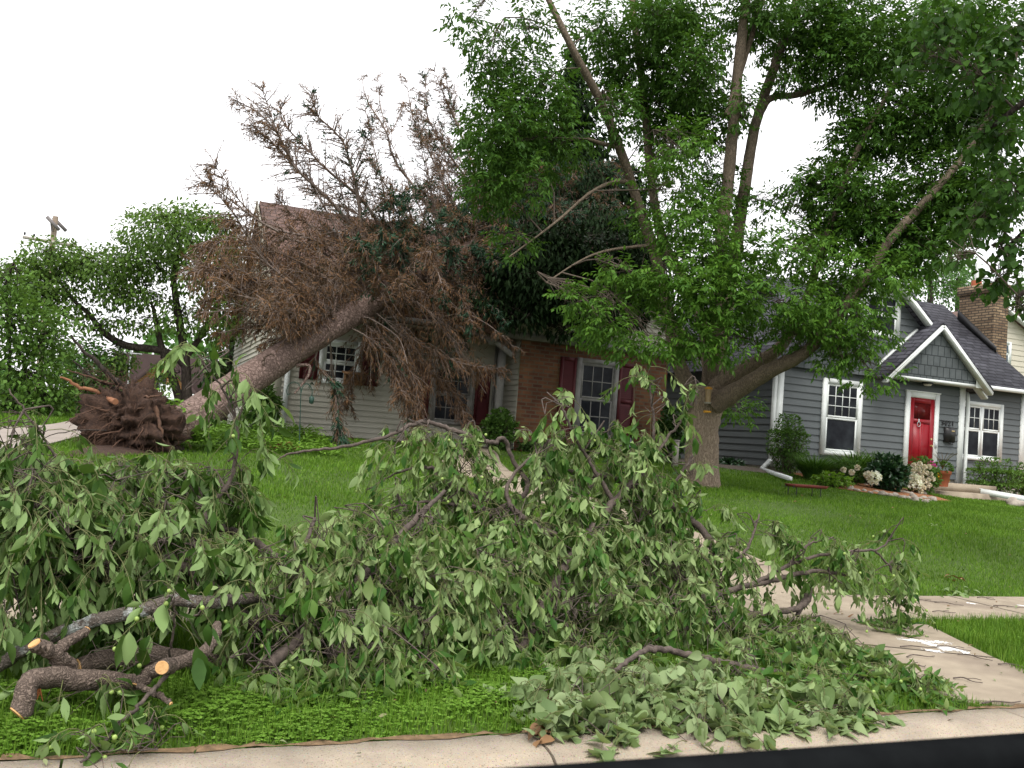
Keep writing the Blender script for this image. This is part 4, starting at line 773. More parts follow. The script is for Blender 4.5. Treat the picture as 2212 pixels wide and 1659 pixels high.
HB = [  # picture polylines from trunk to tip, tip distance offset, base radius, secondary count, length, green share
    ([(850, 600), (824, 558), (774, 502), (706, 426), (642, 367), (607, 306), (566, 194)], -1.0, .055, 90, .75, .05), ([(632, 350), (600, 290), (560, 245), (507, 215)], -1, .02, 34, .5, .0), ([(640, 365), (590, 310), (542, 268)], -.6, .02, 40, .4, .0),
    ([(840, 520), (790, 440), (750, 403), (701, 362), (665, 323), (613, 268), (605, 225)], -.4, .04, 62, .6, .1), ([(800, 600), (782, 500), (774, 426), (756, 350), (736, 297), (686, 250), (672, 198)], -.8, .045, 92, .6, .45), ([(770, 360), (790, 310), (800, 270)], -.6, .015, 22, .35, .6),
    ([(985, 560), (941, 470), (897, 406), (850, 344), (833, 279), (794, 221), (780, 160)], .6, .04, 44, .5, .15), ([(842, 290), (824, 240), (815, 166)], .5, .014, 16, .25, .0), ([(845, 290), (862, 250), (877, 222)], .5, .012, 10, .25, .0),
    ([(1030, 550), (1000, 480), (970, 426), (935, 344), (894, 262), (877, 170)], .5, .04, 56, .5, .2), ([(1060, 520), (1029, 441), (1015, 397), (953, 309), (918, 235), (922, 166)], .2, .045, 90, .55, .45), ([(1080, 520), (1050, 450), (1032, 385), (994, 285), (965, 221), (938, 150)], .3, .045, 80, .55, .2), ([(1000, 300), (975, 230), (962, 160)], .3, .02, 40, .4, .4),
    ([(1010, 380), (985, 330), (960, 300), (930, 290)], .2, .02, 34, .4, .3), ([(870, 590), (860, 520), (880, 440), (930, 390)], .5, .03, 50, .5, .4),
    ([(830, 640), (750, 573), (677, 517), (583, 491), (516, 432), (463, 355)], -1.2, .035, 54, .7, .0), ([(720, 690), (640, 620), (566, 558), (501, 455), (442, 395)], -1.5, .03, 50, .7, .0), ([(600, 500), (560, 478), (500, 434), (452, 392)], -1, .02, 36, .5, 0),
    ([(740, 690), (619, 630), (520, 594), (412, 562)], -1.4, .025, 60, .65, 0), ([(700, 710), (619, 690), (520, 670), (440, 676)], -1.2, .022, 34, .5, 0), ([(760, 680), (680, 650), (580, 610), (500, 592), (420, 588)], -1.8, .025, 64, .65, 0), ([(740, 690), (660, 670), (568, 630), (500, 626), (440, 650)], -1, .022, 50, .6, 0), ([(780, 660), (690, 590), (600, 545), (500, 520), (430, 535)], -.6, .028, 66, .7, 0), ([(690, 720), (610, 700), (540, 706), (470, 720)], -.8, .018, 30, .4, 0), ([(800, 650), (720, 560), (640, 520), (560, 500), (490, 480)], -.2, .03, 70, .7, .03),
    ([(640, 752), (610, 730), (570, 742), (555, 770)], -.6, .012, 14, .3, 0), ([(860, 620), (790, 540), (740, 520), (640, 470), (600, 430)], .6, .03, 60, .6, .1),
    ([(770, 690), (794, 686), (842, 714), (866, 738), (880, 786)], -1.0, .018, 10, .25, 0), ([(780, 690), (802, 714), (842, 754), (894, 814), (906, 894)], -.9, .02, 90, .5, .03), ([(690, 740), (682, 786), (722, 834), (730, 914), (746, 954)], -.4, .018, 60, .35, .35), ([(830, 640), (862, 702), (922, 754), (1002, 786), (1082, 798)], -1.1, .02, 80, .5, .03),
    ([(880, 610), (914, 634), (1002, 674), (1060, 705), (1118, 758)], -1.2, .022, 14, .4, 0), ([(860, 640), (882, 734), (922, 794), (982, 854), (1014, 914)], -.8, .018, 80, .5, 0), ([(740, 700), (802, 734), (860, 800), (880, 870), (896, 935)], -.6, .018, 90, .5, 0), ([(800, 670), (830, 740), (850, 800), (870, 850)], -1.1, .015, 60, .45, .05), ([(960, 640), (1040, 660), (1090, 710), (1118, 750)], -1, .016, 14, .3, 0), ([(900, 660), (960, 730), (1010, 790), (1050, 850)], -1.2, .014, 14, .3, 0), ([(740, 690), (700, 680), (660, 690), (630, 720)], -1.3, .016, 60, .4, 0), ([(700, 700), (650, 640), (620, 650), (600, 690)], -1.5, .016, 60, .45, 0),
    ([(960, 580), (1040, 560), (1090, 590), (1108, 640), (1112, 684)], -1.4, .022, 70, .4, .9), ([(900, 600), (960, 610), (1000, 650), (1020, 700)], -1.4, .02, 60, .45, .4), ([(940, 570), (900, 530), (940, 480), (1000, 460)], -.9, .025, 70, .5, .55), ([(1000, 545), (1030, 500), (1010, 450), (1040, 400)], -.5, .025, 60, .5, .4), ([(860, 620), (880, 580), (860, 530), (820, 500)], -1.5, .025, 80, .5, .5), ([(900, 590), (930, 560), (950, 600), (960, 650)], -1.8, .02, 60, .4, .1), ([(780, 670), (820, 620), (800, 560), (770, 520)], -1.6, .025, 80, .5, .35)]
for pts, dt, r0, ns, sl_, gr in HB:
    ta = axis_at(pts[0][0])[2]; bough(pxb(pts, ta, ta + dt), r0, .006, ns, sl_, gr * (.5 if pts[-1][1] < 300 else 1), .62 if pts[-1][1] < 420 else 1.0, .2 if pts[-1][1] < 480 else .75)
for i in range(26):    # fine bare tops standing up off the stem
    x0 = RNG.uniform(760, 1090); x1 = x0 - RNG.uniform(30, 230); y1 = RNG.uniform(200, 430); ax_ = axis_at(x0); ym = (ax_[1] + y1) / 2; ta = ax_[2]
    bough(pxb([(x0, ax_[1]), ((x0 * .75 + x1 * .25), ax_[1] * .7 + y1 * .3), ((x0 * .35 + x1 * .65), ax_[1] * .32 + y1 * .68), (x1, y1)], ta, ta + RNG.uniform(-1.2, .8)), .022, .004, 46, .5, .12, .35, .15)
for i in range(34):    # bare lower boughs sweeping back to the left
    x0 = RNG.uniform(650, 900); ax_ = axis_at(x0); x1 = x0 - RNG.uniform(90, 300); y1 = ax_[1] - RNG.uniform(-30, 170); ta = ax_[2]
    bough(pxb([(x0, ax_[1]), (x0 * .6 + x1 * .4, ax_[1] * .65 + y1 * .35 - 14), (x1, y1)], ta, ta + RNG.uniform(-1.8, .3)), .014, .003, 30, .5, 0, .4, .25)
for i in range(120):   # the whorls all round the stem
    px = 800 + (1330 - 800) * RNG.random() ** .85; i0 = min(int((px - 352) / (1330 - 352) * 59), 58); c = AX[np.argmin(abs([a_[0] for a_ in AX[:, :1]] - TP(*axis_at(px)[:3])[0]))][:3]
    axd = unit(AX[min(i0 + 1, 59), :3] - AX[i0, :3]); side = unit(np.cross(axd, rdir(1)[0])); Lb = (2.3 - 1.3 * (px - 640) / 690) * (.55 + .6 * RNG.random())
    P = [c, c + (side * .45 - axd * .12) * Lb, c + (side * .8 - axd * .25) * Lb + [0, 0, .0], c + (side * 1.0 - axd * .3) * Lb + [0, 0, -.1 * Lb]]
    bough(spline(P, 8), .022, .005, 40, .5, .05 + .5 * (px > 850), 1.0, .5)
mb = MB(); sticks(mb, K0, K1, np.maximum(KR0, .003), np.maximum(KR1, .002), 4); mb.build('branches', m_deadtwig, SPR)
for src, nm, m_, wd in ((NB, 'dead_needles', m_needle_b, .0125), (NG, 'green_needles', m_needle_g, .024)):
    mb = MB(); P = np.concatenate([s[0] for s in src]); D = np.concatenate([s[1] for s in src]); l = np.concatenate([s[2] for s in src])[:, 0]
    leaves(mb, P, D, rdir(len(P)), l, wd, T_FAR, 0, .2); mb.build(nm, m_, SPR)
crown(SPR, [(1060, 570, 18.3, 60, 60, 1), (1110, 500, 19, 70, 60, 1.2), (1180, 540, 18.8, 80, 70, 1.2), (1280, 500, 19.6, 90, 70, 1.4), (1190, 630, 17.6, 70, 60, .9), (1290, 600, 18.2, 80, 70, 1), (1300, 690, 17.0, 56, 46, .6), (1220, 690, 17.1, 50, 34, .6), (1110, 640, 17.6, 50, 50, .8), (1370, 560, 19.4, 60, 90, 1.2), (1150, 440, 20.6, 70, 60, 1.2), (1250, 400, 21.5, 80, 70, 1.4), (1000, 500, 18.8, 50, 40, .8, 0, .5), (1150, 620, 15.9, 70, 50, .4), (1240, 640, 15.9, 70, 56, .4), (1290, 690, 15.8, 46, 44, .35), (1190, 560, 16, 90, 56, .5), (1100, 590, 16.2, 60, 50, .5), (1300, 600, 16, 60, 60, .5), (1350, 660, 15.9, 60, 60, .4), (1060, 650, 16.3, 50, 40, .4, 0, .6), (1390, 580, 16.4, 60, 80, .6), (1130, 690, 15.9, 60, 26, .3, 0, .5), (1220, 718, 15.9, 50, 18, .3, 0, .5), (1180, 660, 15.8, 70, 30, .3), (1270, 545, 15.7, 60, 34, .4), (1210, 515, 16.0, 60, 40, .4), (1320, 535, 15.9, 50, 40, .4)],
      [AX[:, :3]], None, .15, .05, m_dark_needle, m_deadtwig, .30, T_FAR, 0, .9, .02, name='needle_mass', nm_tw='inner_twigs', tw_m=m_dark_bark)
crown(SPR, [(640, 560, 16.2, 70, 60, .8), (560, 540, 15.6, 70, 50, .7), (510, 600, 15.2, 70, 40, .6), (480, 560, 15, 50, 40, .5), (600, 640, 15.2, 70, 40, .5), (700, 500, 17, 70, 60, .9), (760, 580, 16.5, 70, 60, .8), (820, 490, 17.6, 80, 70, 1), (880, 540, 17.2, 70, 60, .9), (940, 480, 18, 70, 60, 1), (870, 660, 16.2, 50, 40, .5), (880, 740, 16, 36, 60, .4, 0, 1.2), (920, 800, 16, 40, 60, .4), (960, 700, 16.2, 60, 50, .5), (1010, 780, 16, 40, 50, .4, 0, .7), (980, 620, 16.6, 70, 50, .6), (1040, 690, 16.4, 50, 50, .5), (900, 880, 16.2, 30, 46, .3, 0, .8), (1000, 540, 17.4, 70, 50, .8), (700, 440, 17.4, 40, 50, .6, 0, .6), (770, 430, 17.6, 40, 50, .6, 0, .7), (650, 660, 14.9, 40, 40, .3), (730, 620, 15.6, 50, 50, .4, 0, .8), (1060, 610, 17, 60, 60, .7), (730, 880, 16.4, 16, 60, .25, 0, .9)],
      [AX[:, :3]], None, .13, .011, m_needle_b, m_deadtwig, .27, T_FAR, 0, .5, .016, name='dead_spray', nm_tw='fine_twigs')
# stubs on the stem
for pts in ([(566, 792), (572, 770), (592, 765), (604, 790)], [(655, 735), (660, 700), (676, 690)], [(690, 745), (712, 715), (700, 700)], [(640, 790), (668, 790), (664, 815), (636, 850)], [(720, 690), (724, 660), (728, 640)], [(676, 735), (680, 690), (676, 662)]):
    mb = MB(); t0 = axis_at(pts[0][0])[2] - .28; P = [TP(x, y, t0 - .05 * k) for k, (x, y) in enumerate(pts)]; tube(mb, spline(P, 10), np.linspace(.032, .014, 10), 7, wob=.05); mb.build('broken_stub', m_spruce_bark, SPR)
# root plate
RC = TP(290, 920, 13.05); th_ = np.linspace(0, np.pi, 44); ph_ = np.linspace(0, 2 * np.pi, 80, endpoint=False)
axd = unit(AX[4, :3] - AX[0, :3]); X1 = unit(np.cross(axd, [0, 0, 1])); X2 = np.cross(X1, axd)
tt, pp = np.meshgrid(th_, ph_, indexing='ij'); U_ = np.stack([np.cos(tt), np.sin(tt) * np.cos(pp), np.sin(tt) * np.sin(pp)], -1)
nz = sum(a_ * np.sin(U_ @ RNG.normal(size=3) * f_ + RNG.random() * 6) for a_, f_ in [(.09, 4), (.08, 5), (.06, 8), (.05, 11), (.04, 16), (.03, 23), (.03, 31), (.02, 45)] for _ in range(2))
rad = 1 + nz * 1.2 + RNG.normal(size=nz.shape) * .03
V = RC + (axd * (U_[..., 0:1] * .44) + X1 * (U_[..., 1:2] * .62) + X2 * (U_[..., 2:3] * .50)) * rad[..., None]
V[..., 2] = np.maximum(V[..., 2], zg(V[..., 0], V[..., 1]) - .05)
mb = MB(); i, j = np.meshgrid(np.arange(43), np.arange(80), indexing='ij'); A_ = (i * 80 + j).ravel(); B2 = (i * 80 + (j + 1) % 80).ravel(); mb.add(V.reshape(-1, 3), np.stack([A_, B2, B2 + 80, A_ + 80], 1)); mb.build('root_ball', m_dirt, SPR)
m_root = mat('root_bark', (.12, .065, .04), (.06, .034, .024), 18, .9, bmp=.5); m_rootpale = mat('root_wood', (.30, .14, .07), (.20, .09, .05), 12, .9)
for pts, r0, mm in (([(285, 850), (262, 832), (245, 818), (223, 798), (201, 772), (175, 752), (153, 724)], .05, m_dark_bark), ([(255, 840), (225, 826), (191, 808), (157, 778)], .03, m_dark_bark), ([(290, 858), (260, 836), (233, 826), (190, 812), (145, 798)], .022, m_root), ([(250, 868), (226, 856), (207, 846), (173, 836), (150, 822), (131, 815)], .04, m_rootpale),
                    ([(318, 862), (335, 884), (341, 905), (346, 925), (353, 955)], .042, m_root), ([(300, 905), (270, 925), (222, 938), (205, 935), (190, 950)], .014, m_root), ([(335, 880), (312, 895), (296, 915)], .014, m_root), ([(330, 870), (305, 882), (280, 890)], .012, m_root), ([(260, 900), (235, 915), (210, 935), (206, 962)], .01, m_root), ([(230, 930), (160, 930), (80, 950), (40, 962)], .009, m_dark_bark), ([(290, 860), (320, 858), (352, 852)], .02, m_root), ([(330, 890), (310, 910), (295, 935), (300, 950)], .012, m_root)):
    mb = MB(); P = [TP(x, y, 12.75 - .05 * k + (.5 if y < 860 and x < 290 else 0) - (.25 if x > 300 else 0)) for k, (x, y) in enumerate(pts)]; S = spline(P, 16); S[1:-1] += RNG.normal(size=(14, 3)) * .008; tube(mb, S, np.linspace(r0, r0 * .3, 16), 7, wob=.06); mb.build('root', mm, SPR)
n = 1500; k_ = RNG.integers(0, V.shape[0] * V.shape[1], n); P = V.reshape(-1, 3)[k_]; o_ = unit(P - RC); D = unit(o_ * .6 + rdir(n) * .9 + np.array([0, 0, -.5])); l = (.06 + .25 * RNG.random((n, 1)) ** 2) * .8
mid = P + D * l * .5; E = mid + unit(D + np.array([0, 0, -.8])) * l * .5; mb = MB(); sticks(mb, np.concatenate([P - o_ * .04, mid]), np.concatenate([mid, E]), .003, .0016, 3); mb.build('rootlets', m_root, SPR)
n = 220; q = np.array([TP(250, 838, 13.0), TP(300, 850, 13.0), TP(215, 815, 13.2)])[RNG.integers(0, 3, n)] + RNG.normal(size=(n, 3)) * [.14, .15, .1]; D = rdir(n); mb = MB(); sticks(mb, q, q + D * (.08 + .16 * RNG.random((n, 1))), .003, .0016, 3); mb.build('root_hairs', m_root, SPR)
for i in range(13):    # snapped roots sticking out of the plate
    d = unit(rdir(1)[0] * [1, .8, .7] - axd * .5 + [0, -.35, 0]); p0 = RC + (axd * np.dot(d, axd) * .44 + X1 * np.dot(d, X1) * .62 + X2 * np.dot(d, X2) * .5) * .8; ln = RNG.uniform(.12, .34); q = spline([p0, p0 + d * ln * .5 + RNG.normal(size=3) * .04, p0 + d * ln + RNG.normal(size=3) * .08 - [0, 0, ln * .3]], 10)
    q[:, 2] = np.maximum(q[:, 2], zg(q[:, 0], q[:, 1]) + .02); mb = MB(); tube(mb, q, np.linspace(RNG.uniform(.012, .03), .004, 10), 6, wob=.08); mb.build('root', m_root, SPR)
# scattered soil below the roots
P = [GP(x, y)[:2] for x, y in ((150, 978), (215, 962), (300, 958), (390, 950), (400, 975), (300, 985), (200, 990), (140, 990))]; poly_sheet('spilled_dirt', m_dirt, P, .05)
# ================================================================ background trees
def tree(name, label, cat, org, limbs, blobs, L, W, m, dens, bark=m_dark_bark, tmpl=T_FAR, **kw):
    T_ = thing(name, org, label, cat, kw.pop('group', None)); ll = []
    for i, pts in enumerate(limbs):
        b_ = MB(); limb_px(b_, pts, 8, None, .04, ll); b_.build('trunk' if i == 0 or pts[0][1] > 800 else 'limb', bark, T_, smooth=True)
    crown(T_, blobs, ll, None, L, W, m, bark, dens, tmpl, **kw); return T_
t = 24.0
tree('garden_tree', 'spreading multi trunk tree behind the upturned roots, beside the tan house', 'tree', TP(400, 880, t) * [1, 1, 0] + [0, 0, 1.2],
     [[(410, 900, t, 12.2), (404, 862, t, 11.5), (400, 774, t, 9.4), (384, 674, t, 7.9), (376, 594, t, 5.8), (390, 510, t, 2.9)], [(392, 900, t, 10.1), (386, 858, t, 9.4), (362, 786, t, 7.9), (346, 738, t, 6.5), (330, 660, t, 3.6)],
      [(398, 790, t, 7.2), (376, 768, t, 7.9), (344, 756, t, 7.9), (272, 746, t, 7.9), (224, 718, t, 6.5), (192, 678, t, 5.0), (152, 642, t, 3.6), (120, 590, t, 2.2)], [(190, 680, t, 3.6), (160, 690, t, 2.9), (100, 660, t, 2.2)], [(404, 770, t, 6.5), (450, 700, t, 5.8), (480, 640, t, 3.6)]],
     [(380, 510, t, 120, 50, 2), (400, 465, t, 80, 26, 1.5), (310, 560, t, 85, 50, 1.5), (250, 590, t, 60, 46, 1.5), (450, 590, t, 80, 70, 1.6), (270, 640, t, 60, 34, 1.2), (330, 640, t, 80, 30, 1.4, 0, .45), (400, 690, t, 70, 36, 1.4, 0, .5), (480, 690, t, 60, 60, 1.5), (150, 600, t, 80, 50, 1.5, 0, .6), (110, 660, t, 90, 46, 1.5, 0, .8), (115, 552, t, 66, 42, 1, 0, .9), (60, 585, t, 50, 40, 1, 0, .7), (185, 570, t, 40, 30, 1, 0, .6), (190, 560, t, 46, 40, 1, 0, .5), (230, 700, t, 60, 30, 1, 0, .5), (310, 700, t, 70, 26, 1, 0, .45), (60, 620, t, 60, 50, 1.4), (500, 540, t, 40, 50, 1), (470, 480, t, 40, 24, 1), (330, 470, t, 50, 22, 1, 0, .4), (352, 815, t - .5, 30, 34, .5, 0, .45), (250, 780, t, 46, 30, 1, 0, .6)], .12, .062, m_bg_leaf, .40, twig_r=.016)
for nm, lb, px, t, bl, m_, L, W, dn in (
    ('lilac_shrub', 'tall leafy shrub at the left edge beyond the driveway', 40, 17.5, [(20, 700, 17.5, 80, 80, 1.2), (10, 620, 17.6, 50, 60, 1), (60, 810, 17.5, 80, 80, 1.2), (100, 720, 17.8, 60, 70, 1), (30, 880, 17.2, 80, 46, 1), (110, 860, 17.4, 50, 60, .9)], m_bush_leaf, .095, .06, .22),
    ('dark_shrub', 'dark green shrub beside the driveway, left of the roots', 190, 21, [(170, 870, 21, 55, 44, 1), (215, 870, 21, 50, 40, 1), (180, 820, 21, 50, 50, 1), (130, 890, 20.5, 40, 28, .8)], m_bush_dark, .11, .07, .22),
    ('light_shrub', 'light green bushy shrub below the leaning limb of the garden tree', 230, 24, [(200, 770, 24, 60, 46, 1.2), (228, 805, 24, 40, 40, 1), (262, 812, 24.5, 16, 18, .5), (150, 780, 24, 60, 60, 1)], m_far_leaf, .12, .075, .22),
    ('far_shrub', 'hedge shrub in the gap between the tan and the grey house', 1480, 24, [(1480, 940, 24, 90, 70, 1.2), (1400, 900, 24, 60, 80, 1), (1570, 860, 26, 60, 60, 1)], m_bush_dark, .14, .09, .10)):
    g0 = bl[0]; c = TP(px, 850, t); org = np.array([c[0], c[1], float(zg(c[0], c[1]))]); q = CAM * 0; gp = (px, 829.5)
    T_ = thing(nm, org, lb, 'shrub'); ll = []; b_ = MB()
    for k in range(5):
        e = TP(bl[k % len(bl)][0], bl[k % len(bl)][1], t); S = spline([org + RNG.normal(size=3) * [.2, .2, 0], (org + e) / 2 + RNG.normal(size=3) * .15, e], 8); tube(b_, S, np.linspace(.04, .015, 8), 6); ll.append(S)
    b_.build('stems', m_dark_bark, T_); crown(T_, bl, ll, None, L, W, m_, m_dark_bark, dn, T_FAR, droop=.3)
t = 21.0
tree('corner_tree', 'dark leafy tree against the left gable of the tan house', 'tree', TP(500, 920, 27) * [1, 1, 0] + [0, 0, 1.2], [[(505, 900, 27, 12), (500, 800, 27, 10), (505, 700, 27, 6)]], [(500, 760, 27, 50, 70, 1.4), (520, 690, 27, 40, 60, 1.2), (470, 800, 27, 46, 46, 1.2), (530, 830, 27, 30, 50, 1)], .18, .1, m_bush_dark, .10)
t = 24.0
tree('standing_spruce', 'dark standing spruce rising behind the roof of the tan house', 'tree', TP(1262, 950, t) * [1, 1, 0] + [0, 0, 1.2], [[(1270, 900, t, 16), (1260, 600, t, 12), (1250, 350, t, 8), (1240, 110, t, 2)]],
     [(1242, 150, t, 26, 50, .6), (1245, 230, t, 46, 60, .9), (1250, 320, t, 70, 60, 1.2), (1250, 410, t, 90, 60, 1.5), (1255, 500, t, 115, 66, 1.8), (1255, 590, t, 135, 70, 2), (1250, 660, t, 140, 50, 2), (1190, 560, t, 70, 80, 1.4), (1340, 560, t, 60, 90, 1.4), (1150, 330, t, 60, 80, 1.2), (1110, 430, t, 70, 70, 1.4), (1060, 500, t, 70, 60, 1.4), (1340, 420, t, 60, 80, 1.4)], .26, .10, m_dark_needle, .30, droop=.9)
for nm, lb, px, py, t, bl, m_, L, W, dn in (
    ('backyard_maple', 'light green tree behind the ridge of the grey house', 2010, 800, 34, [(2010, 600, 34, 70, 60, 2), (1950, 620, 34, 60, 50, 2), (2060, 620, 34, 50, 66, 2), (2050, 560, 34, 34, 40, 1.5), (1900, 560, 35, 60, 60, 2)], m_far_leaf, .2, .12, .085),
    ('distant_poplar', 'pale narrow tree far behind the brick chimney', 2070, 800, 48, [(2072, 570, 48, 26, 34, 2), (2056, 610, 48, 40, 40, 2), (2100, 620, 48, 30, 30, 2), (2090, 590, 48, 24, 24, 2)], m_far_leaf, .28, .16, .10),
    ('street_maple', 'tree at the right edge beyond the beige house roof', 2200, 800, 40, [(2190, 640, 40, 50, 34, 2), (2230, 620, 40, 40, 50, 2)], m_bush_leaf, .2, .12, .085)):
    tree(nm, lb, 'tree', TP(px, py, t) * [1, 1, 0] + [0, 0, 1.0], [[(px, 900, t, 10), (px, 700, t, 8), (px, 600, t, 4)]], bl, L * .8, W * .8, m_, dn * 3.2)
# far belt of trees that reads as one mass between the houses
mb = MB(); n = 26000; s_ = RNG.uniform(-70, 110, n); h_ = (4.5 + 2.5 * np.sin(s_ * .21) + 1.5 * np.sin(s_ * .53 + 1)) * RNG.random(n) ** .7
P = np.stack([s_, 75 + RNG.normal(size=n) * 2.5, 1 + h_], 1); leaves(mb, P, rdir(n), rdir(n), .7, .5, T_FAR, .2, .1); tag(mb.build('far_trees', m_far_leaf, org=(20, 75, 1)), 'distant belt of trees beyond the houses', 'trees', kind='stuff')
# ================================================================ the brush pile on the boulevard
m_cut_leaf = leafmat('wilted_leaf', [(.03, .085, .014), (.05, .125, .022), (.12, .20, .05), (.06, .12, .025)], (.50, .60, .29), rough=.45, trans=.24, vs=5, vr=(.5, 1.35), um=.7)
m_cut_dark = leafmat('fresh_leaf', [(.03, .075, .014), (.05, .105, .02), (.075, .135, .03)], (.30, .42, .17), rough=.45, trans=.22, vs=5, vr=(.5, 1.35), um=.5)
m_heart = leafmat('heart_leaf', [(.13, .20, .08), (.19, .26, .11), (.11, .17, .06), (.24, .31, .15)], (.30, .38, .20), rough=.5, trans=.2)
m_fruit = mat('green_fruit', (.30, .40, .10), (.22, .32, .08), 20, .4)
m_branch = mat('cut_branch_bark', (.05, .038, .032), (.125, .098, .082), 26, .85, bmp=.5)
m_greentwig = mat('green_twig', (.15, .17, .06), (.09, .085, .04), 30, .8)
m_log = barkmat('log_bark', (.05, .038, .032), (.20, .155, .125), 34, (1, 1, 1), .7)
m_loglich = barkmat('lichen_bark', (.05, .042, .036), (.16, .135, .115), 34, (1, 1, 1), .6, (.42, .45, .43))
m_wood = mat('cut_wood', (.62, .38, .17), (.50, .27, .10), 22, .7, bmp=.3)
m_splint = mat('torn_wood', (.50, .19, .07), (.36, .12, .045), 16, .8)
FRUIT_ME = None
def blob(mb, c, r, seed=0, k=.22):
    th, ph = np.meshgrid(np.linspace(0, np.pi, 9), np.linspace(0, 2 * np.pi, 14, endpoint=False), indexing='ij'); U = np.stack([np.sin(th) * np.cos(ph), np.sin(th) * np.sin(ph), np.cos(th)], -1)
    rg = np.random.default_rng(seed); nz = 1 + k * sum(np.sin(U @ rg.normal(size=3) * f + rg.random() * 6) / f * 1.6 for f in (2, 3, 4, 6)); V = np.asarray(c) + U * np.asarray(r) * nz[..., None]
    i, j = np.meshgrid(np.arange(8), np.arange(14), indexing='ij'); a = (i * 14 + j).ravel(); b = (i * 14 + (j + 1) % 14).ravel(); mb.add(V.reshape(-1, 3), np.stack([a, b, b + 14, a + 14], 1))
def brush(name, label, stems, blobs, leafm, L=.085, W=.042, tmpl=T_NEAR, per=12, dens=.0037, hang=1.5, fruit=.5, lrange=(.14, .32), sb=.006):
    allp = []; first = None
    S0 = []
    for st in stems:
        A = []
        for px, py, t, rp in st:
            p = TP(px, py, t); p[2] = max(p[2], float(zg(p[0], p[1])) + .03); A.append([*p, rp * depth(p) / FPX])
        S = spline(np.array(A), max(14, 7 * len(A))); S[1:-1, :3] += RNG.normal(size=(len(S) - 2, 3)) * .004; S0.append(S); allp.append(S[:, :3])
    org = np.array([allp[0][:, 0].mean(), allp[0][:, 1].mean(), 0]); org[2] = float(zg(org[0], org[1]))
    T_ = thing(name, org, label, 'branch', 'cut branches piled on the boulevard')
    for k, S in enumerate(S0):
        mb = MB(); tube(mb, S[:, :3], np.maximum(S[:, 3], .0035), 8, wob=.03); mb.build('stem', m_branch, T_, smooth=True)
    lim = np.concatenate(allp); P0, P1, Ra, Rb = [], [], [], []; Q0, Q1, Qa, Qb = [], [], [], []; LP, LD, LN, LL = [], [], [], []; FR = []
    for b in blobs:
        px, py, t, rx, ry, rt = b[:6]; f = b[6] if len(b) > 6 else 1.0
        n = max(3, int(dens * f * rx * ry * 3.14)); P, out, c = blob_pts((px, py, t, rx, ry, rt, n))
        bk = RNG.random(n) < (.38 if rx > 60 else 0); P = P + bk[:, None] * FWD * RNG.uniform(.15, .6, (n, 1)); P[:, 2] = np.maximum(P[:, 2], zg(P[:, 0], P[:, 1]) + .05)
        ncl = max(2, n // 4); ci = RNG.integers(0, ncl, n); ci[:min(ncl, n)] = np.arange(min(ncl, n)); P = P[ci] + RNG.normal(size=(n, 3)) * .035; out = unit(P - c)
        cs = lim[np.argmin(((lim - c) ** 2).sum(1))]
        hub = c + RNG.normal(size=(4 if rx > 60 else 2, 3)) * .08
        for h in hub:      # side branches from the stem into the clump
            md = (cs + h) / 2 + RNG.normal(size=3) * .05 + [0, 0, .05]; q = spline([cs, md, h], 6); P0.extend(q[:-1]); P1.extend(q[1:]); r_ = np.linspace(sb, sb * .5, 6); Ra.extend(r_[:-1]); Rb.extend(r_[1:])
        for i in range(n):
            p = P[i]; D = unit(out[i] * .7 + RNG.normal(size=3) * .6 + [0, 0, .25]); l = RNG.uniform(*lrange)
            q = np.array([p + D * l * u + np.array([0, 0, -.8]) * l * u * u for u in np.linspace(0, 1, 6)]); q[:, 2] = np.maximum(q[:, 2], zg(q[:, 0], q[:, 1]) + .03)
            if i >= ncl: P0.append(P[ci[i]]); P1.append(p); Ra.append(.0022); Rb.append(.002)
            else:
                h = hub[i % len(hub)]; md = (h + p) / 2 + RNG.normal(size=3) * .04; P0 += [h, md]; P1 += [md, p]; Ra += [sb * .5, sb * .42]; Rb += [sb * .42, .0022]
            Q0.extend(q[:-1]); Q1.extend(q[1:]); r_ = np.linspace(.0022, .0012, 6); Qa.extend(r_[:-1]); Qb.extend(r_[1:])
            u = .35 + .65 * RNG.random(per) ** .7; k = np.minimum((u * 5).astype(int), 4); w_ = (u * 5 - k)[:, None]; B = q[k] + (q[k + 1] - q[k]) * w_
            d = unit(rdir(per) * .45 + D * .2 + np.array([0, 0, -1.0]) * hang * RNG.uniform(.25, 1.25, (per, 1))); pet = .012 + .02 * RNG.random((per, 1)); E = B + unit(d + rdir(per) * .4) * pet
            Q0.extend(B); Q1.extend(E); Qa += [.0010] * per; Qb += [.0008] * per
            LP.append(E); LD.append(d); LN.append(unit(rdir(1) + .7 * rdir(per))); LL.append(np.full(per, RNG.uniform(.75, 1.2)))
            if RNG.random() < fruit: FR.append(q[-1] + RNG.normal(size=3) * .012)
    mb = MB(); sticks(mb, Q0, Q1, Qa, Qb, 4); mb.build('twigs', m_greentwig, T_)
    mb = MB(); sticks(mb, P0, P1, Ra, Rb, 5); mb.build('side_branches', m_branch, T_)
    LP, LD, LN, LL = map(np.concatenate, (LP, LD, LN, LL)); n = len(LP); g = LL * (.42 + .85 * RNG.random(n)); LP[:, 2] = np.maximum(LP[:, 2], zg(LP[:, 0], LP[:, 1]) + .02)
    tip = LP + LD * (L * g)[:, None]; low = tip[:, 2] < zg(tip[:, 0], tip[:, 1]) + .01; LD[low, 2] = .05 + .2 * RNG.random(low.sum()); LN[low] = unit(np.array([0, 0, 1.0]) + .5 * rdir(low.sum()))
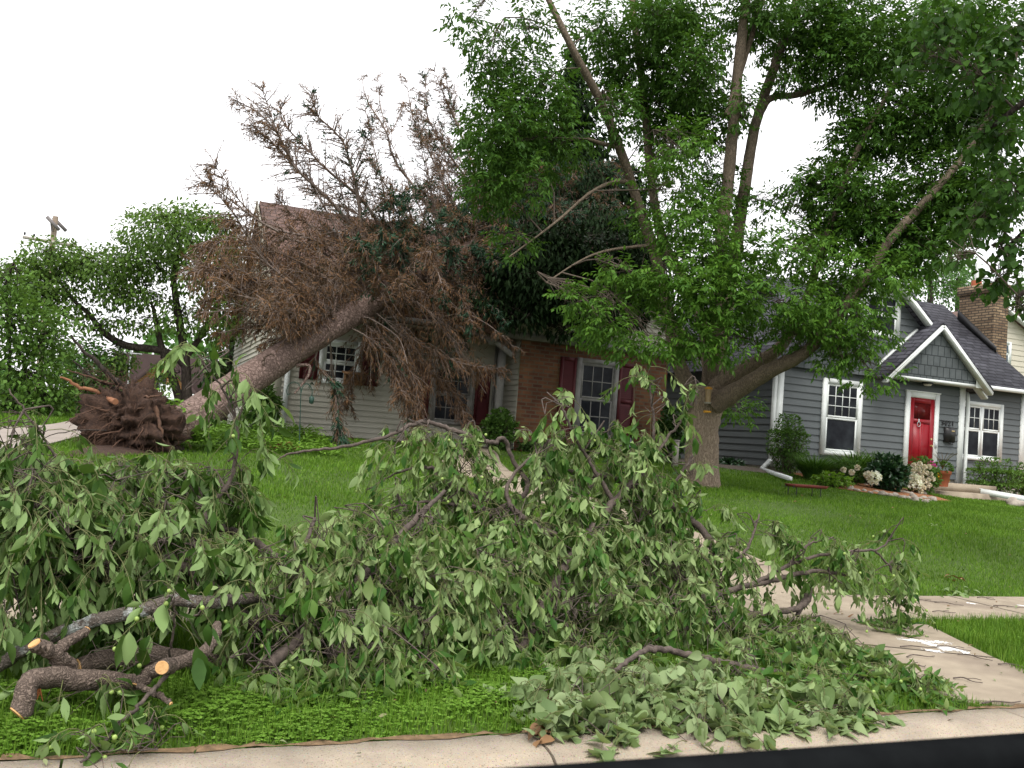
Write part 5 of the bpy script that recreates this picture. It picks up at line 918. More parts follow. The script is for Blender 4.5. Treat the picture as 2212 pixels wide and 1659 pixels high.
    mb = MB(); leaves(mb, LP, LD, LN, L * g, W * g * (.55 + .5 * RNG.random(n)), tmpl, -.15 + 1.1 * RNG.random(n) ** 1.5, -.45 + 1.25 * RNG.random(n)); mb.build('leaves', leafm, T_, smooth=True)
    for k, f in enumerate(FR[::max(1, len(FR) // 26)][:30]):
        global FRUIT_ME
        if FRUIT_ME is None:
            mb = MB(); blob(mb, (0, 0, 0), (.0095, .0095, .0105), 2, .05); fo_ = mb.build('fruit', m_fruit, org=(0, 0, 0), smooth=True); FRUIT_ME = fo_.data
        else: fo_ = bpy.data.objects.new('fruit', FRUIT_ME); COL.objects.link(fo_)
        fo_.parent = T_; fo_.location = f - ORG[T_.name] - [0, 0, .012]; ORG[fo_.name] = f
    return T_
brush('cut_branch', 'leafy cut bough mounded at the left end of the brush pile', [[(560, 1360, 4.9, 16), (420, 1240, 5.0, 13), (280, 1150, 5.0, 9), (120, 1100, 5.0, 6), (-40, 1080, 5.0, 4)], [(420, 1240, 5.0, 9), (440, 1120, 5.2, 7), (500, 1030, 5.3, 4.5), (514, 930, 5.3, 3.2), (480, 840, 5.3, 2.4), (425, 765, 5.3, 1.6)], [(300, 1150, 5.0, 6), (200, 1080, 5.1, 4), (130, 1000, 5.2, 3), (75, 920, 5.2, 2.4), (20, 840, 5.2, 1.6)]],
      [(60, 1020, 5.0, 85, 50, .3), (60, 1130, 4.9, 110, 90, .35), (190, 1050, 5.2, 110, 56, .35, .9), (180, 1170, 4.9, 130, 90, .4), (330, 1050, 5.3, 110, 56, .3, .9), (330, 1170, 5.0, 120, 80, .4), (455, 1040, 5.3, 66, 46, .25, .9), (440, 1140, 5.2, 60, 44, .3, .4), (60, 1240, 4.85, 90, 56, .25), (230, 1235, 4.95, 130, 34, .2), (400, 1240, 5.0, 90, 28, .2, .7), (10, 1330, 4.75, 40, 40, .12, .6), (430, 790, 5.3, 34, 26, .08, 1.0), (500, 830, 5.3, 12, 36, .05, 1.2), (512, 920, 5.3, 14, 36, .06, 1), (520, 990, 5.3, 26, 24, .1, 1), (20, 900, 5.2, 40, 50, .12, .7), (70, 950, 5.2, 44, 36, .12, .6)], m_cut_dark, .09, .042)
brush('cut_branch', 'big drooping leafy bough left of the middle of the brush pile', [[(580, 1440, 4.6, 15), (700, 1330, 4.9, 13), (800, 1230, 5.2, 10), (880, 1140, 5.5, 7), (960, 1060, 5.7, 4)], [(700, 1330, 4.9, 8), (650, 1220, 5.1, 6), (680, 1120, 5.4, 4)], [(430, 1130, 5.6, 9), (510, 1150, 5.5, 9), (578, 1190, 5.4, 8), (640, 1260, 5.2, 8), (690, 1330, 4.9, 8)], [(448, 1132, 5.6, 5), (444, 1112, 5.6, 4), (436, 1092, 5.6, 3)]],
      [(690, 1140, 5.4, 50, 30, .2, 1.1), (770, 1130, 5.5, 60, 26, .2, .7), (640, 1230, 5, 76, 76, .3), (600, 1330, 4.75, 90, 76, .25), (570, 1430, 4.55, 80, 46, .2), (790, 1170, 5.45, 100, 44, .3), (780, 1260, 5.1, 130, 90, .35), (740, 1380, 4.7, 130, 76, .3), (720, 1460, 4.55, 110, 40, .25), (900, 1130, 5.6, 100, 60, .3), (910, 1250, 5.2, 120, 90, .35), (900, 1370, 4.9, 120, 70, .3), (890, 1440, 4.7, 90, 40, .25)], m_cut_leaf)
brush('arching_branch', 'thin bare branch arching over the lawn with wilted leaves hanging from it', [[(1000, 1150, 5.9, 7), (1080, 1100, 6.0, 6.5), (1140, 1055, 6.1, 6), (1106, 990, 6.2, 5), (1088, 948, 6.2, 5), (1060, 956, 6.2, 5), (1010, 940, 6.2, 5), (960, 922, 6.2, 5), (905, 912, 6.2, 4.5), (850, 937, 6.2, 4), (740, 965, 6.2, 3.4), (650, 975, 6.2, 2.6), (592, 994, 6.2, 2)], [(1150, 1120, 6, 5), (1050, 1080, 6.1, 5), (960, 1040, 6.1, 4.5), (930, 1010, 6.15, 4), (860, 1020, 6.2, 2.5), (790, 1060, 6.2, 1.5)], [(1100, 1110, 6, 4), (1000, 1090, 6, 4), (900, 1085, 6, 3), (840, 1100, 6, 2)]],
      [(868, 955, 6.2, 36, 26, .12, 1.9), (980, 960, 6.2, 54, 36, .12, 1.9), (925, 930, 6.2, 54, 14, .08, 1.6), (1015, 1005, 6.2, 36, 36, .1, 1.4), (860, 1075, 6, 46, 34, .15, .9), (960, 1060, 6, 70, 36, .15, 1.0), (1040, 1070, 6, 50, 40, .15, .9)], m_cut_leaf, .075, .036)
brush('cut_branch', 'leafy bough with upright sprigs rising highest in front of the brick wing', [[(1120, 1420, 5.0, 14), (1180, 1300, 5.3, 12), (1250, 1180, 5.6, 10), (1330, 1080, 5.9, 8), (1400, 1000, 6, 5), (1412, 920, 6, 3), (1404, 830, 6, 2)], [(1330, 1090, 5.9, 6), (1275, 1000, 6, 4), (1236, 930, 6, 3), (1212, 870, 6, 2)], [(1370, 1040, 5.95, 4), (1440, 950, 6, 3), (1480, 895, 6, 2.4), (1506, 845, 6, 1.5)], [(1250, 1180, 5.6, 7), (1120, 1110, 5.8, 6), (1100, 1040, 5.9, 4), (1190, 950, 6, 2)]],
      [(1090, 1120, 5.8, 100, 60, .3, .8), (1060, 1240, 5.4, 120, 90, .35), (1080, 1350, 5.0, 120, 60, .3), (1230, 1070, 6, 90, 60, .3, .8), (1240, 1180, 5.6, 130, 90, .35), (1240, 1300, 5.2, 130, 80, .35), (1250, 1390, 4.95, 100, 40, .25), (1350, 1000, 6, 90, 56, .25, 1.1), (1390, 1090, 5.9, 100, 66, .3, 1), (1216, 875, 6, 16, 24, .08, 1.8), (1240, 945, 6, 36, 30, .1, 1.2), (1395, 825, 6, 30, 18, .08, 1.8), (1404, 880, 6, 22, 30, .06, .7), (1502, 840, 6, 10, 10, .03, 2.6), (1465, 905, 6, 20, 16, .06, .5), (1150, 975, 6, 40, 26, .1, 1.2), (1300, 950, 6, 40, 34, .1, 1.3), (1420, 975, 6, 40, 24, .12, .8), (1180, 1020, 6, 60, 40, .2, .9)], m_cut_leaf)
brush('cut_branch', 'leafy bough on a dark curved limb right of the middle of the pile', [[(1150, 1005, 6.2, 4), (1250, 1020, 6.2, 6), (1350, 1040, 6.2, 7), (1430, 1078, 6.1, 8), (1500, 1128, 6.1, 8), (1536, 1180, 6, 8), (1545, 1260, 5.8, 8), (1500, 1350, 5.4, 10)], [(1500, 1350, 5.4, 10), (1620, 1330, 5.5, 8), (1730, 1310, 5.6, 7), (1748, 1270, 5.7, 7), (1722, 1330, 5.6, 5)], [(1545, 1250, 5.8, 5), (1610, 1190, 5.8, 3.5), (1640, 1110, 5.9, 2)], [(1430, 1078, 6.1, 4), (1480, 1010, 6.1, 3), (1510, 960, 6.1, 2)], [(1480, 1290, 5.6, 6), (1600, 1330, 5.5, 6), (1690, 1370, 5.3, 5), (1760, 1340, 5.4, 3)]],
      [(1490, 1015, 6.1, 40, 30, .2, .4), (1490, 1090, 6.1, 70, 44, .2, .8), (1400, 1170, 5.8, 80, 50, .3, .9), (1330, 1120, 6.1, 60, 40, .15, .9), (1440, 1150, 6.1, 60, 40, .15, .9), (1530, 1225, 5.9, 60, 40, .15, .9), (1450, 1220, 5.6, 100, 70, .3), (1440, 1330, 5.2, 120, 70, .3), (1560, 1300, 5.3, 90, 50, .3, .8), (1590, 1410, 4.9, 130, 60, .3), (1700, 1400, 4.95, 110, 60, .3), (1790, 1440, 4.75, 100, 56, .3), (1616, 1140, 5.9, 46, 34, .15, .7), (1620, 1210, 5.8, 60, 36, .2, .6), (1550, 1190, 5.9, 50, 50, .2, .8), (1350, 1420, 4.9, 90, 36, .2, .8), (1840, 1400, 4.8, 50, 40, .2, .8)], m_cut_leaf)
brush('cut_branch', 'long leafy spray reaching out over the walk at the right end of the pile', [[(1440, 1310, 5.5, 8), (1560, 1280, 5.6, 7), (1660, 1255, 5.6, 6), (1760, 1235, 5.6, 4.5), (1850, 1245, 5.6, 3), (1900, 1260, 5.6, 2)], [(1620, 1265, 5.6, 5), (1720, 1215, 5.6, 4), (1820, 1192, 5.6, 3), (1900, 1185, 5.6, 2.6), (1930, 1150, 5.6, 1.8)], [(1890, 1188, 5.6, 2.5), (1930, 1240, 5.6, 2.4), (1942, 1320, 5.6, 2), (1936, 1400, 5.55, 1.5)], [(1700, 1225, 5.6, 3), (1740, 1180, 5.6, 2.4), (1800, 1160, 5.6, 1.6)]],
      [(1770, 1165, 5.6, 40, 16, .1, 1.2), (1840, 1205, 5.6, 70, 20, .1, 1.4), (1926, 1180, 5.6, 14, 26, .06, 2.2), (1915, 1230, 5.6, 24, 30, .08, 1.6), (1928, 1300, 5.6, 22, 50, .08, 1.5), (1932, 1360, 5.55, 18, 26, .06, 1.6), (1790, 1240, 5.6, 60, 26, .1, .9), (1700, 1195, 5.6, 34, 30, .1, .8)], m_cut_leaf, .075, .036)
brush('cut_branch', 'low leafy bough lying on the grass at the right end near the curb', [[(1500, 1440, 4.6, 10), (1640, 1450, 4.5, 8), (1780, 1480, 4.35, 6), (1900, 1500, 4.3, 4), (2010, 1545, 4.15, 2)]],
      [(1700, 1490, 4.35, 110, 36, .22), (1850, 1500, 4.3, 100, 44, .22), (1940, 1520, 4.2, 60, 36, .2), (1990, 1548, 4.1, 40, 20, .15, .8), (1760, 1540, 4.05, 90, 30, .15), (1600, 1480, 4.4, 90, 34, .2)], m_cut_leaf, .08, .038)
brush('poplar_branch', 'pale branch with broad heart shaped leaves spilling over the curb', [[(1650, 1452, 4.45, 9), (1560, 1432, 4.5, 8), (1500, 1418, 4.5, 7.5), (1440, 1404, 4.5, 7), (1385, 1408, 4.45, 6), (1330, 1452, 4.35, 5), (1300, 1480, 4.25, 4)], [(1526, 1424, 4.48, 6), (1514, 1490, 4.25, 5), (1500, 1560, 4.0, 3.6), (1492, 1640, 3.8, 2.4)], [(1480, 1500, 4.25, 6), (1380, 1500, 4.2, 5), (1280, 1530, 4.05, 4.5), (1220, 1580, 3.9, 3.5), (1170, 1650, 3.75, 2)], [(1560, 1500, 4.2, 4), (1640, 1540, 4.05, 3), (1760, 1580, 3.9, 2), (1880, 1590, 3.85, 1.5)], [(1440, 1406, 4.5, 3), (1400, 1396, 4.5, 2.5), (1380, 1430, 4.4, 2), (1400, 1480, 4.3, 1.5)], [(1650, 1452, 4.45, 8), (1600, 1468, 4.5, 8), (1560, 1490, 4.5, 7)]],
      [(1330, 1510, 4.2, 130, 40, .18), (1250, 1560, 4.0, 90, 40, .18), (1400, 1550, 4.0, 140, 44, .18), (1550, 1560, 3.98, 140, 40, .18), (1650, 1580, 3.92, 110, 30, .15), (1770, 1585, 3.88, 100, 26, .15, .8), (1880, 1590, 3.86, 70, 20, .12, .7), (1340, 1610, 3.82, 110, 24, .12), (1490, 1615, 3.8, 130, 22, .12), (1230, 1620, 3.8, 50, 24, .1, .6), (1330, 1640, 3.67, 90, 14, .08), (1480, 1640, 3.67, 90, 12, .08), (1620, 1622, 3.72, 70, 12, .08), (1200, 1500, 4.2, 50, 30, .12, .8)], m_heart, .072, .072, T_HEART, 8, .0036, 1.5, 0, (.16, .34), .004)
brush('leafy_stick', 'long thin stick leaning on the curb with a few dark leaves at its foot', [[(368, 1450, 4.25, 5), (324, 1500, 4.12, 4.5), (279, 1543, 4.0, 4), (222, 1606, 3.84, 3.5), (172, 1662, 3.7, 3)], [(340, 1625, 3.78, 2), (270, 1622, 3.8, 2), (215, 1632, 3.78, 1.5)]],
      [(300, 1600, 3.88, 46, 36, .1, 1.2), (330, 1630, 3.8, 30, 24, .08, 1.2), (190, 1640, 3.78, 26, 14, .06, 1.2), (250, 1575, 3.95, 24, 20, .06, .5)], m_cut_dark, .085, .046, T_NEAR, 6, .0020, 1.2, .3, (.12, .26), .0025)
brush('leafy_twig', 'sprig of large dark leaves hanging over the lichen covered log', [[(360, 1450, 4.5, 3), (372, 1380, 4.35, 2.5), (374, 1300, 4.25, 2), (360, 1290, 4.2, 1.6)], [(420, 1330, 4.4, 2), (450, 1310, 4.35, 1.5)]],
      [(368, 1315, 4.2, 26, 22, .05, 1.6), (350, 1300, 4.25, 26, 14, .05, 1.2), (210, 1460, 4.35, 50, 40, .1, .8), (150, 1500, 4.3, 50, 26, .1, .8), (250, 1375, 4.5, 40, 20, .08, .5)], m_cut_dark, .11, .062, T_NEAR, 4, .0020, .9, .4, (.1, .2), .002)
# ---------------------------------------------------------------- cut logs
def log(name, label, parts, m, ends=()):
    T_ = None
    for pts in parts:
        A = []
        for px, py, t, rp in pts: p = TP(px, py, t - .12); r = rp * depth(p) / FPX; p[2] = max(p[2], float(zg(p[0], p[1])) + r * .7); A.append([*p, r])
        if T_ is None: o = np.array(A)[:, :3].mean(0); o[2] = float(zg(o[0], o[1])); T_ = thing(name, o, label, 'log', 'cut logs in the brush pile'); nm = 'trunk'
        S = spline(np.array(A), 22); S[1:-1, :3] += RNG.normal(size=(20, 3)) * .0035; mb = MB(); tube(mb, S[:, :3], S[:, 3], 16, wob=.045); mb.build('stem' if nm != 'trunk' else 'bark', m, T_, smooth=True); nm = 's'
        A0 = S[0]; d = unit(S[0, :3] - S[1, :3]); mb = MB(); tube(mb, [S[0, :3] + d * .001, S[0, :3] + d * .006], [S[0, 3] * .94, S[0, 3] * .9], 14); mb.build('cut_end', m_wood, T_)
    return T_
log('cut_log', 'lichen spotted log lying across the left of the pile', [[(-20, 1450, 4.75, 15), (40, 1412, 4.72, 14), (127, 1370, 4.7, 14), (203, 1341, 4.68, 15), (317, 1315, 4.68, 15), (380, 1296, 4.7, 14), (468, 1300, 4.8, 13), (560, 1290, 4.95, 11)]], m_loglich)
log('forked_log', 'short forked log with an orange sawn end beneath the lichen log', [[(75, 1391, 4.35, 15), (100, 1404, 4.38, 15), (128, 1424, 4.42, 16), (152, 1440, 4.5, 17)], [(186, 1362, 4.58, 9), (160, 1380, 4.52, 11), (132, 1398, 4.46, 12), (118, 1414, 4.42, 12)]], m_log)
L_ = log('broken_log', 'bent broken log with torn wood at the lower left of the pile', [[(40, 1542, 4.25, 24), (52, 1510, 4.27, 23), (62, 1474, 4.3, 22), (85, 1462, 4.34, 22), (130, 1464, 4.4, 23), (200, 1470, 4.45, 22), (270, 1476, 4.5, 20), (305, 1470, 4.5, 16)]], m_log)
mb = MB(); 
for k in range(26):
    p = TP(60 + RNG.uniform(-8, 26), 1470 + RNG.uniform(-10, 30), 4.2); d = unit(TP(52, 1510, 4.2) - TP(66, 1466, 4.2)) + RNG.normal(size=3) * .25; sticks(mb, p, p + d * RNG.uniform(.03, .08), .005, .0015, 4)
mb.build('torn_wood', m_splint, L_)
log('curved_log', 'curved log with a round pale sawn stub facing the street', [[(350, 1442, 4.16, 15.5), (362, 1439, 4.28, 15), (374, 1436, 4.4, 14)], [(300, 1480, 4.42, 15), (322, 1458, 4.42, 15), (350, 1440, 4.43, 15), (400, 1428, 4.48, 14), (440, 1408, 4.55, 13), (462, 1378, 4.65, 11), (470, 1350, 4.75, 9)], [(368, 1520, 4.2, 5), (340, 1500, 4.28, 6), (300, 1482, 4.4, 7)]], m_log)
log('shadowed_log', 'thick weathered log lying deep under the leaves behind the sawn stub', [[(170, 1440, 4.8, 18), (250, 1420, 4.85, 22), (330, 1418, 4.9, 22), (450, 1430, 5.0, 18), (560, 1440, 5.1, 14)]], m_log)
# ================================================================ grass and ground plants
m_grass = leafmat('grass_blade', [(.055, .13, .010), (.08, .17, .014), (.105, .205, .02), (.15, .245, .035)], None, vs=.8, vr=(.62, 1.25), rough=.6, trans=.25, spec=.15)
m_clover = leafmat('clover_leaf', [(.08, .17, .016), (.115, .225, .026), (.16, .28, .045)], (.14, .24, .06), rough=.5, trans=.25)
WA = [band(W_, 1.0) for W_ in (WALK1, WALK2)]; WPOLY = [np.concatenate([a_, b_[::-1]]) for a_, b_ in WA]
def free(P):
    x, y = P[:, 0], P[:, 1]; ok = (y > 3.83) & ~((y > 5.89) & (y < 6.94))
    for q in WPOLY + [DRIVE]: ok &= ~inpoly(P, q)
    for q in (BED1, BED2, BED3): ok &= ~inpoly(P, q)
    ok &= ~((x > 2.3) & (x < 10.6) & (y > 16.5)); ok &= ~((x > 12.8) & (y > 16.3)); ok &= ~((x > 16.2) & (x < 18.8) & (y > 15.1))
    return ok
def scatter(n, t0, t1, s0=None, s1=None):
    t = RNG.uniform(t0, t1, n); a_ = -.3 * t - 1.0 if s0 is None else s0; b_ = 1.6 * t + 1.2 if s1 is None else s1
    s = a_ + (b_ - a_) * RNG.random(n); P = np.stack([s, t], 1); return P[free(P)]
def blades(mb, P, h, w_):
    n = len(P); z = zg(P[:, 0], P[:, 1]) - .005; B = np.stack([P[:, 0], P[:, 1], z], 1); a_ = RNG.random(n) * 6.283; sd = np.stack([np.cos(a_), np.sin(a_), np.zeros(n)], 1)
    ln = np.stack([np.cos(a_ + 1.57), np.sin(a_ + 1.57), np.zeros(n)], 1) * (RNG.normal(size=(n, 1)) * .45); H = (h * (.6 + .8 * RNG.random(n)))[:, None]; W_ = np.broadcast_to(w_, (n,))[:, None] if np.ndim(w_) == 0 else w_[:, None]
    V = np.stack([B - sd * W_ / 2, B + sd * W_ / 2, B + sd * W_ * .3 + ln * H * .35 + [0, 0, 1] * H * .6, B - sd * W_ * .3 + ln * H * .35 + [0, 0, 1] * H * .6, B + ln * H + [0, 0, 1] * H], 1).reshape(-1, 3)
    i = (np.arange(n) * 5)[:, None]; mb.add(V, i + np.array([[0, 1, 2, 3]])); mb.L.append((i + np.array([[3, 2, 4]]) + mb.n - len(V)).ravel()); mb.C.append(np.full(n, 3))
mb = MB()
for t0, t1, dn, h, w_ in ((6.95, 8.5, 3600, .055, .006), (8.5, 11, 2600, .055, .0075), (11, 14, 1500, .06, .010), (14, 17.4, 900, .065, .013), (17.4, 27, 160, .09, .02)):
    ar = (t1 - t0) * (1.9 * (t0 + t1) / 2 + 2.2); P = scatter(int(dn * ar), t0, t1); patch = .75 + .25 * np.sin(P[:, 0] * 1.1 + 2 * np.sin(P[:, 1] * .7)) * np.sin(P[:, 1] * 1.3); blades(mb, P, h * patch, w_)
tag(mb.build('lawn_grass', m_grass, org=(6, 10, .8)), 'mown green lawn grass', 'grass', kind='stuff')
mb = MB(); P = scatter(130000, 3.83, 5.9, -3, 10.5); ed = np.exp(-(P[:, 1] - 3.83) / .12); blades(mb, P, .075 * (1 - .45 * ed), .0055); tag(mb.build('boulevard_grass', m_grass, org=(2, 4.8, .16)), 'longer green grass on the boulevard strip', 'grass', kind='stuff')
mb = MB(); n = 26000; P = np.concatenate([scatter(n, 3.84, 4.75, -1.2, 2.2), scatter(1400, 3.9, 4.9, 3.0, 4.7), scatter(900, 4.4, 5.8, 6, 8)]); n = len(P)
k_ = .5 + .5 * np.sin(P[:, 0] * 5.1 + np.sin(P[:, 1] * 7)) * np.sin(P[:, 1] * 9 + 1); P = P[RNG.random(n) < np.clip(.1 + .9 * k_ ** 1.5, 0, 1) * np.clip((P[:, 1] - 3.83) / .1, .12, 1) * np.clip((4.9 - P[:, 1]) / .5, .2, 1)]; n = len(P); hh = (.012 + .06 * RNG.random(n) * (.4 + .6 * np.sin(P[:, 0] * 5.1 + np.sin(P[:, 1] * 7)) ** 2)) * np.clip((P[:, 1] - 3.80) / .25, .35, 1); C0 = np.stack([P[:, 0], P[:, 1], zg(P[:, 0], P[:, 1])], 1); T0 = C0 + np.stack([RNG.normal(size=n) * .015, RNG.normal(size=n) * .015, hh], 1)
a_ = RNG.random(n) * 6.28; sz = .010 + .008 * RNG.random(n)
for k in range(3):
    D = np.stack([np.cos(a_ + k * 2.094), np.sin(a_ + k * 2.094), -.05 + .3 * RNG.random(n)], 1); leaves(mb, T0, D, unit(np.array([0, 0, 1.0]) + .25 * rdir(n)), sz, sz * 1.05, (np.array([(0, 0), (.55, .5), (.95, .34), (.86, 0), (.95, -.34), (.55, -.5)]), [(0, 3, 2, 1), (0, 5, 4, 3)]), .15, .1)
tag(mb.build('clover', m_clover, org=(0, 4.2, .15)), 'bright clover growing along the curb', 'clover', kind='stuff')
mb = MB(); n = 7000; q = np.array([GP(420 + 40 * 0, 950)] ); a_ = RNG.random(n); P = np.stack([RNG.uniform(.3, 2.9, n), RNG.uniform(13.4, 16.9, n)], 1); P = P[free(P)]; n = len(P); C0 = np.stack([P[:, 0], P[:, 1], zg(P[:, 0], P[:, 1]) + .04 + .22 * RNG.random(n) ** 1.5 * (.5 + .5 * np.sin(P[:, 0] * 3 + P[:, 1] * 2))], 1)
leaves(mb, C0, unit(rdir(n) * [1, 1, .3]), unit(np.array([0, 0, 1.0]) + .5 * rdir(n)), .06 + .04 * RNG.random(n), .035, T_MID, .15, .2)
n = 1500; b_ = np.array([TP(362, 878, 13.2), TP(385, 890, 13.15), TP(342, 866, 13.3), TP(402, 915, 13.1), TP(430, 938, 13.1)]); C1 = b_[RNG.integers(0, 5, n)] + RNG.normal(size=(n, 3)) * [.09, .09, .05]; leaves(mb, C1, unit(rdir(n) * [1, 1, .4]), unit(np.array([0, -.3, 1.0]) + .6 * rdir(n)), .06 + .04 * RNG.random(n), .038, T_MID, .15, .2)
tag(mb.build('ground_cover', m_clover, org=(1.5, 15, 1.1)), 'leafy ground cover under the fallen trunk and on the upturned turf', 'ground cover', kind='stuff')
# ================================================================ plants by the houses
m_perennial = leafmat('perennial_leaf', [(.04, .10, .016), (.065, .14, .025), (.09, .18, .035)], (.09, .15, .05)); m_lime = leafmat('lime_leaf', [(.10, .20, .02), (.15, .26, .03), (.08, .18, .02)], None)
m_peony = leafmat('peony_leaf', [(.012, .04, .014), (.02, .06, .02), (.03, .075, .025)], None, rough=.35, trans=.1, spec=.5); m_petalw = leafmat('white_petal', [(.8, .8, .74), (.72, .74, .62), (.85, .84, .8)], None, trans=.2)
m_petalp = leafmat('blush_petal', [(.72, .62, .55), (.70, .68, .56), (.6, .52, .44)], None, trans=.2); m_petalm = leafmat('magenta_petal', [(.5, .03, .3), (.6, .05, .36)], None); m_petaly = leafmat('yellow_petal', [(.8, .5, .02), (.7, .3, .03)], None)
def bush(name, label, cat, px, py, t, rx, ry, n, m, L, W, flowers=(), stems=5, tmpl=T_MID, up=.4, spiky=False, group=None):
    n = int(n * (1.3 if spiky else 2.3)); W = W * (1.9 if spiky else 1.15)
    c = TP(px, py, t); k = depth(c) / FPX; bot = TP(px, py + ry, t); o = np.array([c[0], c[1], min(bot[2] + .05, 9)]); g = float(zg(c[0], c[1])); o[2] = g
    T_ = thing(name, o, label, cat, group); h = c[2] + ry * k - g; R_ = rx * k; mb = MB()
    if spiky:
        a_ = RNG.random(n) * 6.28; P = o + np.stack([np.cos(a_), np.sin(a_), 0 * a_], 1) * (R_ * .35 * RNG.random((n, 1))); mb2 = MB(); out = np.stack([np.cos(a_), np.sin(a_), 0 * a_], 1)
        ln = h * (.9 + .5 * RNG.random(n)); D = unit(out * (.25 + .5 * RNG.random((n, 1))) + [0, 0, 1]); q = P; dd = D; wd = W
        for s_ in range(4):
            e = q + dd * (ln / 4)[:, None]; w0, w1 = wd * (1 - s_ * .22), wd * (1 - (s_ + 1) * .24); sd = unit(np.cross(dd, out)); V = np.stack([q - sd * w0, q + sd * w0, e + sd * w1, e - sd * w1], 1).reshape(-1, 3); mb.add(V, (np.arange(n) * 4)[:, None] + np.arange(4)[None]); q = e; dd = unit(dd + np.array([0, 0, -.32]) + out * .12)
        mb.build('blades', m, T_)
    else:
        q = rdir(n) * RNG.random((n, 1)) ** .4; P = o + np.stack([q[:, 0] * R_, q[:, 1] * R_ * .9, (q[:, 2] * .5 + .5) * h * .95 + .04], 1); P += np.sin(q * 9) * R_ * .1
        mb2 = MB()
        for s_ in range(stems): e = P[s_]; tube(mb2, spline([o + RNG.normal(size=3) * [R_ * .2, R_ * .2, 0] - [0, 0, .03], (o + e) / 2 + RNG.normal(size=3) * .03, e], 7), np.linspace(.012, .005, 7), 5)
        ix = RNG.integers(0, n, min(n, 90)); sticks(mb2, np.repeat(o[None], len(ix), 0) + (P[ix] - o) * [.15, .15, .1], P[ix], .005, .0025, 3); mb2.build('stems', m_twig, T_)
        leaves(mb, P, unit(q * .7 + rdir(n) * .6 + [0, 0, up - .3]), unit(np.array([0, 0, 1.0]) + .7 * rdir(n)), L * (.7 + .6 * RNG.random(n)), W, tmpl, .15, .25); mb.build('foliage', m, T_)
    for fx, fy, fr, fm, fn in flowers:
        fc = TP(fx, fy, t - .35); s_ = fr * depth(fc) / FPX; k2 = 70; d = rdir(k2); mb3 = MB(); leaves(mb3, fc + d * s_ * .55, unit(d + rdir(k2) * .6), unit(d + .5 * rdir(k2)), s_ * .75, s_ * .6, T_MID, .2, .3); mb3.build('flower', fm, T_)
    return T_
bush('leggy_shrub', 'airy dark shrub against the left corner of the grey house', 'shrub', 1702, 960, 15.75, 44, 66, 1500, m_perennial, .055, .03, stems=9)
bush('side_fern', 'small dark plant in the gravel beside the grey side wall', 'plant', 1576, 1014, 16.8, 26, 14, 260, m_peony, .09, .04)
bush('ornamental_grass', 'fine arching ornamental grass clump behind the low tray stand', 'plant', 1760, 1014, 14.6, 56, 40, 900, m_perennial, .2, .006, spiky=True)
bush('daylily_clump', 'tall strappy daylily clump under the front window', 'plant', 1848, 1004, 15.2, 56, 40, 420, m_perennial, .2, .012, spiky=True)
bush('daylily_clump', 'second strappy daylily clump, between the window and the peony', 'plant', 1895, 1006, 15.3, 46, 40, 360, m_perennial, .2, .012, spiky=True)
bush('lime_plant', 'low yellow green plant at the front edge of the flower bed', 'plant', 1798, 1046, 13.7, 44, 16, 420, m_lime, .06, .035)
bush('spirea', 'rounded spirea with small blush flower heads below the window', 'shrub', 1835, 1030, 14.4, 38, 30, 700, m_perennial, .06, .028, [(1822, 1015, 6, m_petalp, 0), (1840, 1020, 6, m_petalp, 0), (1852, 1010, 6, m_petalp, 0), (1830, 1036, 5, m_petalp, 0)])
bush('peony', 'dark glossy peony bush with large white blooms', 'shrub', 1916, 1034, 13.9, 42, 44, 900, m_peony, .11, .05, [(1888, 1032, 14, m_petalw, 0), (1874, 1026, 8, m_petalp, 0)])
FL = [(1990 + 26 * math.cos(i * 2.4) * math.sqrt(i / 22), 1030 + 34 * math.sin(i * 2.4) * math.sqrt(i / 22), 5.5, m_petalp, 0) for i in range(22)]
bush('hydrangea', 'flowering hydrangea bush covered in cream heads, left of the flower pot', 'shrub', 1990, 1034, 14.5, 40, 42, 800, m_perennial, .07, .04, FL + [(1975, 1036, 12, m_petalw, 0), (1968, 1044, 10, m_petalw, 0), (1981, 1046, 11, m_petalw, 0)])
bush('yew_shrub', 'bright green rounded shrub under the twin window', 'shrub', 2148, 1034, 15.9, 60, 40, 1500, m_bush_leaf, .07, .028)
bush('yew_shrub', 'dark shrub at the right edge beside the twin window shrub', 'shrub', 2214, 1040, 16.0, 36, 36, 900, m_perennial, .07, .028)
bush('porch_shrub', 'leafy shrub in the shade beside the brick wing', 'shrub', 1078, 935, 16.3, 36, 48, 900, m_perennial, .075, .045)
bush('low_shrub', 'low dark shrub along the foot of the brick wall, left of the window', 'shrub', 1180, 985, 16.2, 60, 24, 900, m_bush_dark, .07, .04)
bush('low_shrub', 'low dark shrub along the foot of the brick wall, under the window', 'shrub', 1310, 992, 16.2, 70, 26, 1000, m_bush_dark, .07, .04)
bush('weed_clump', 'tall leafy weeds at the left corner of the tan house', 'plant', 566, 885, 16.8, 34, 56, 800, m_perennial, .12, .03, up=0)
bush('vine_shrub', 'leafy shrub between the white post and the ash trunk', 'shrub', 1448, 940, 16.0, 34, 60, 700, m_bush_dark, .08, .05)
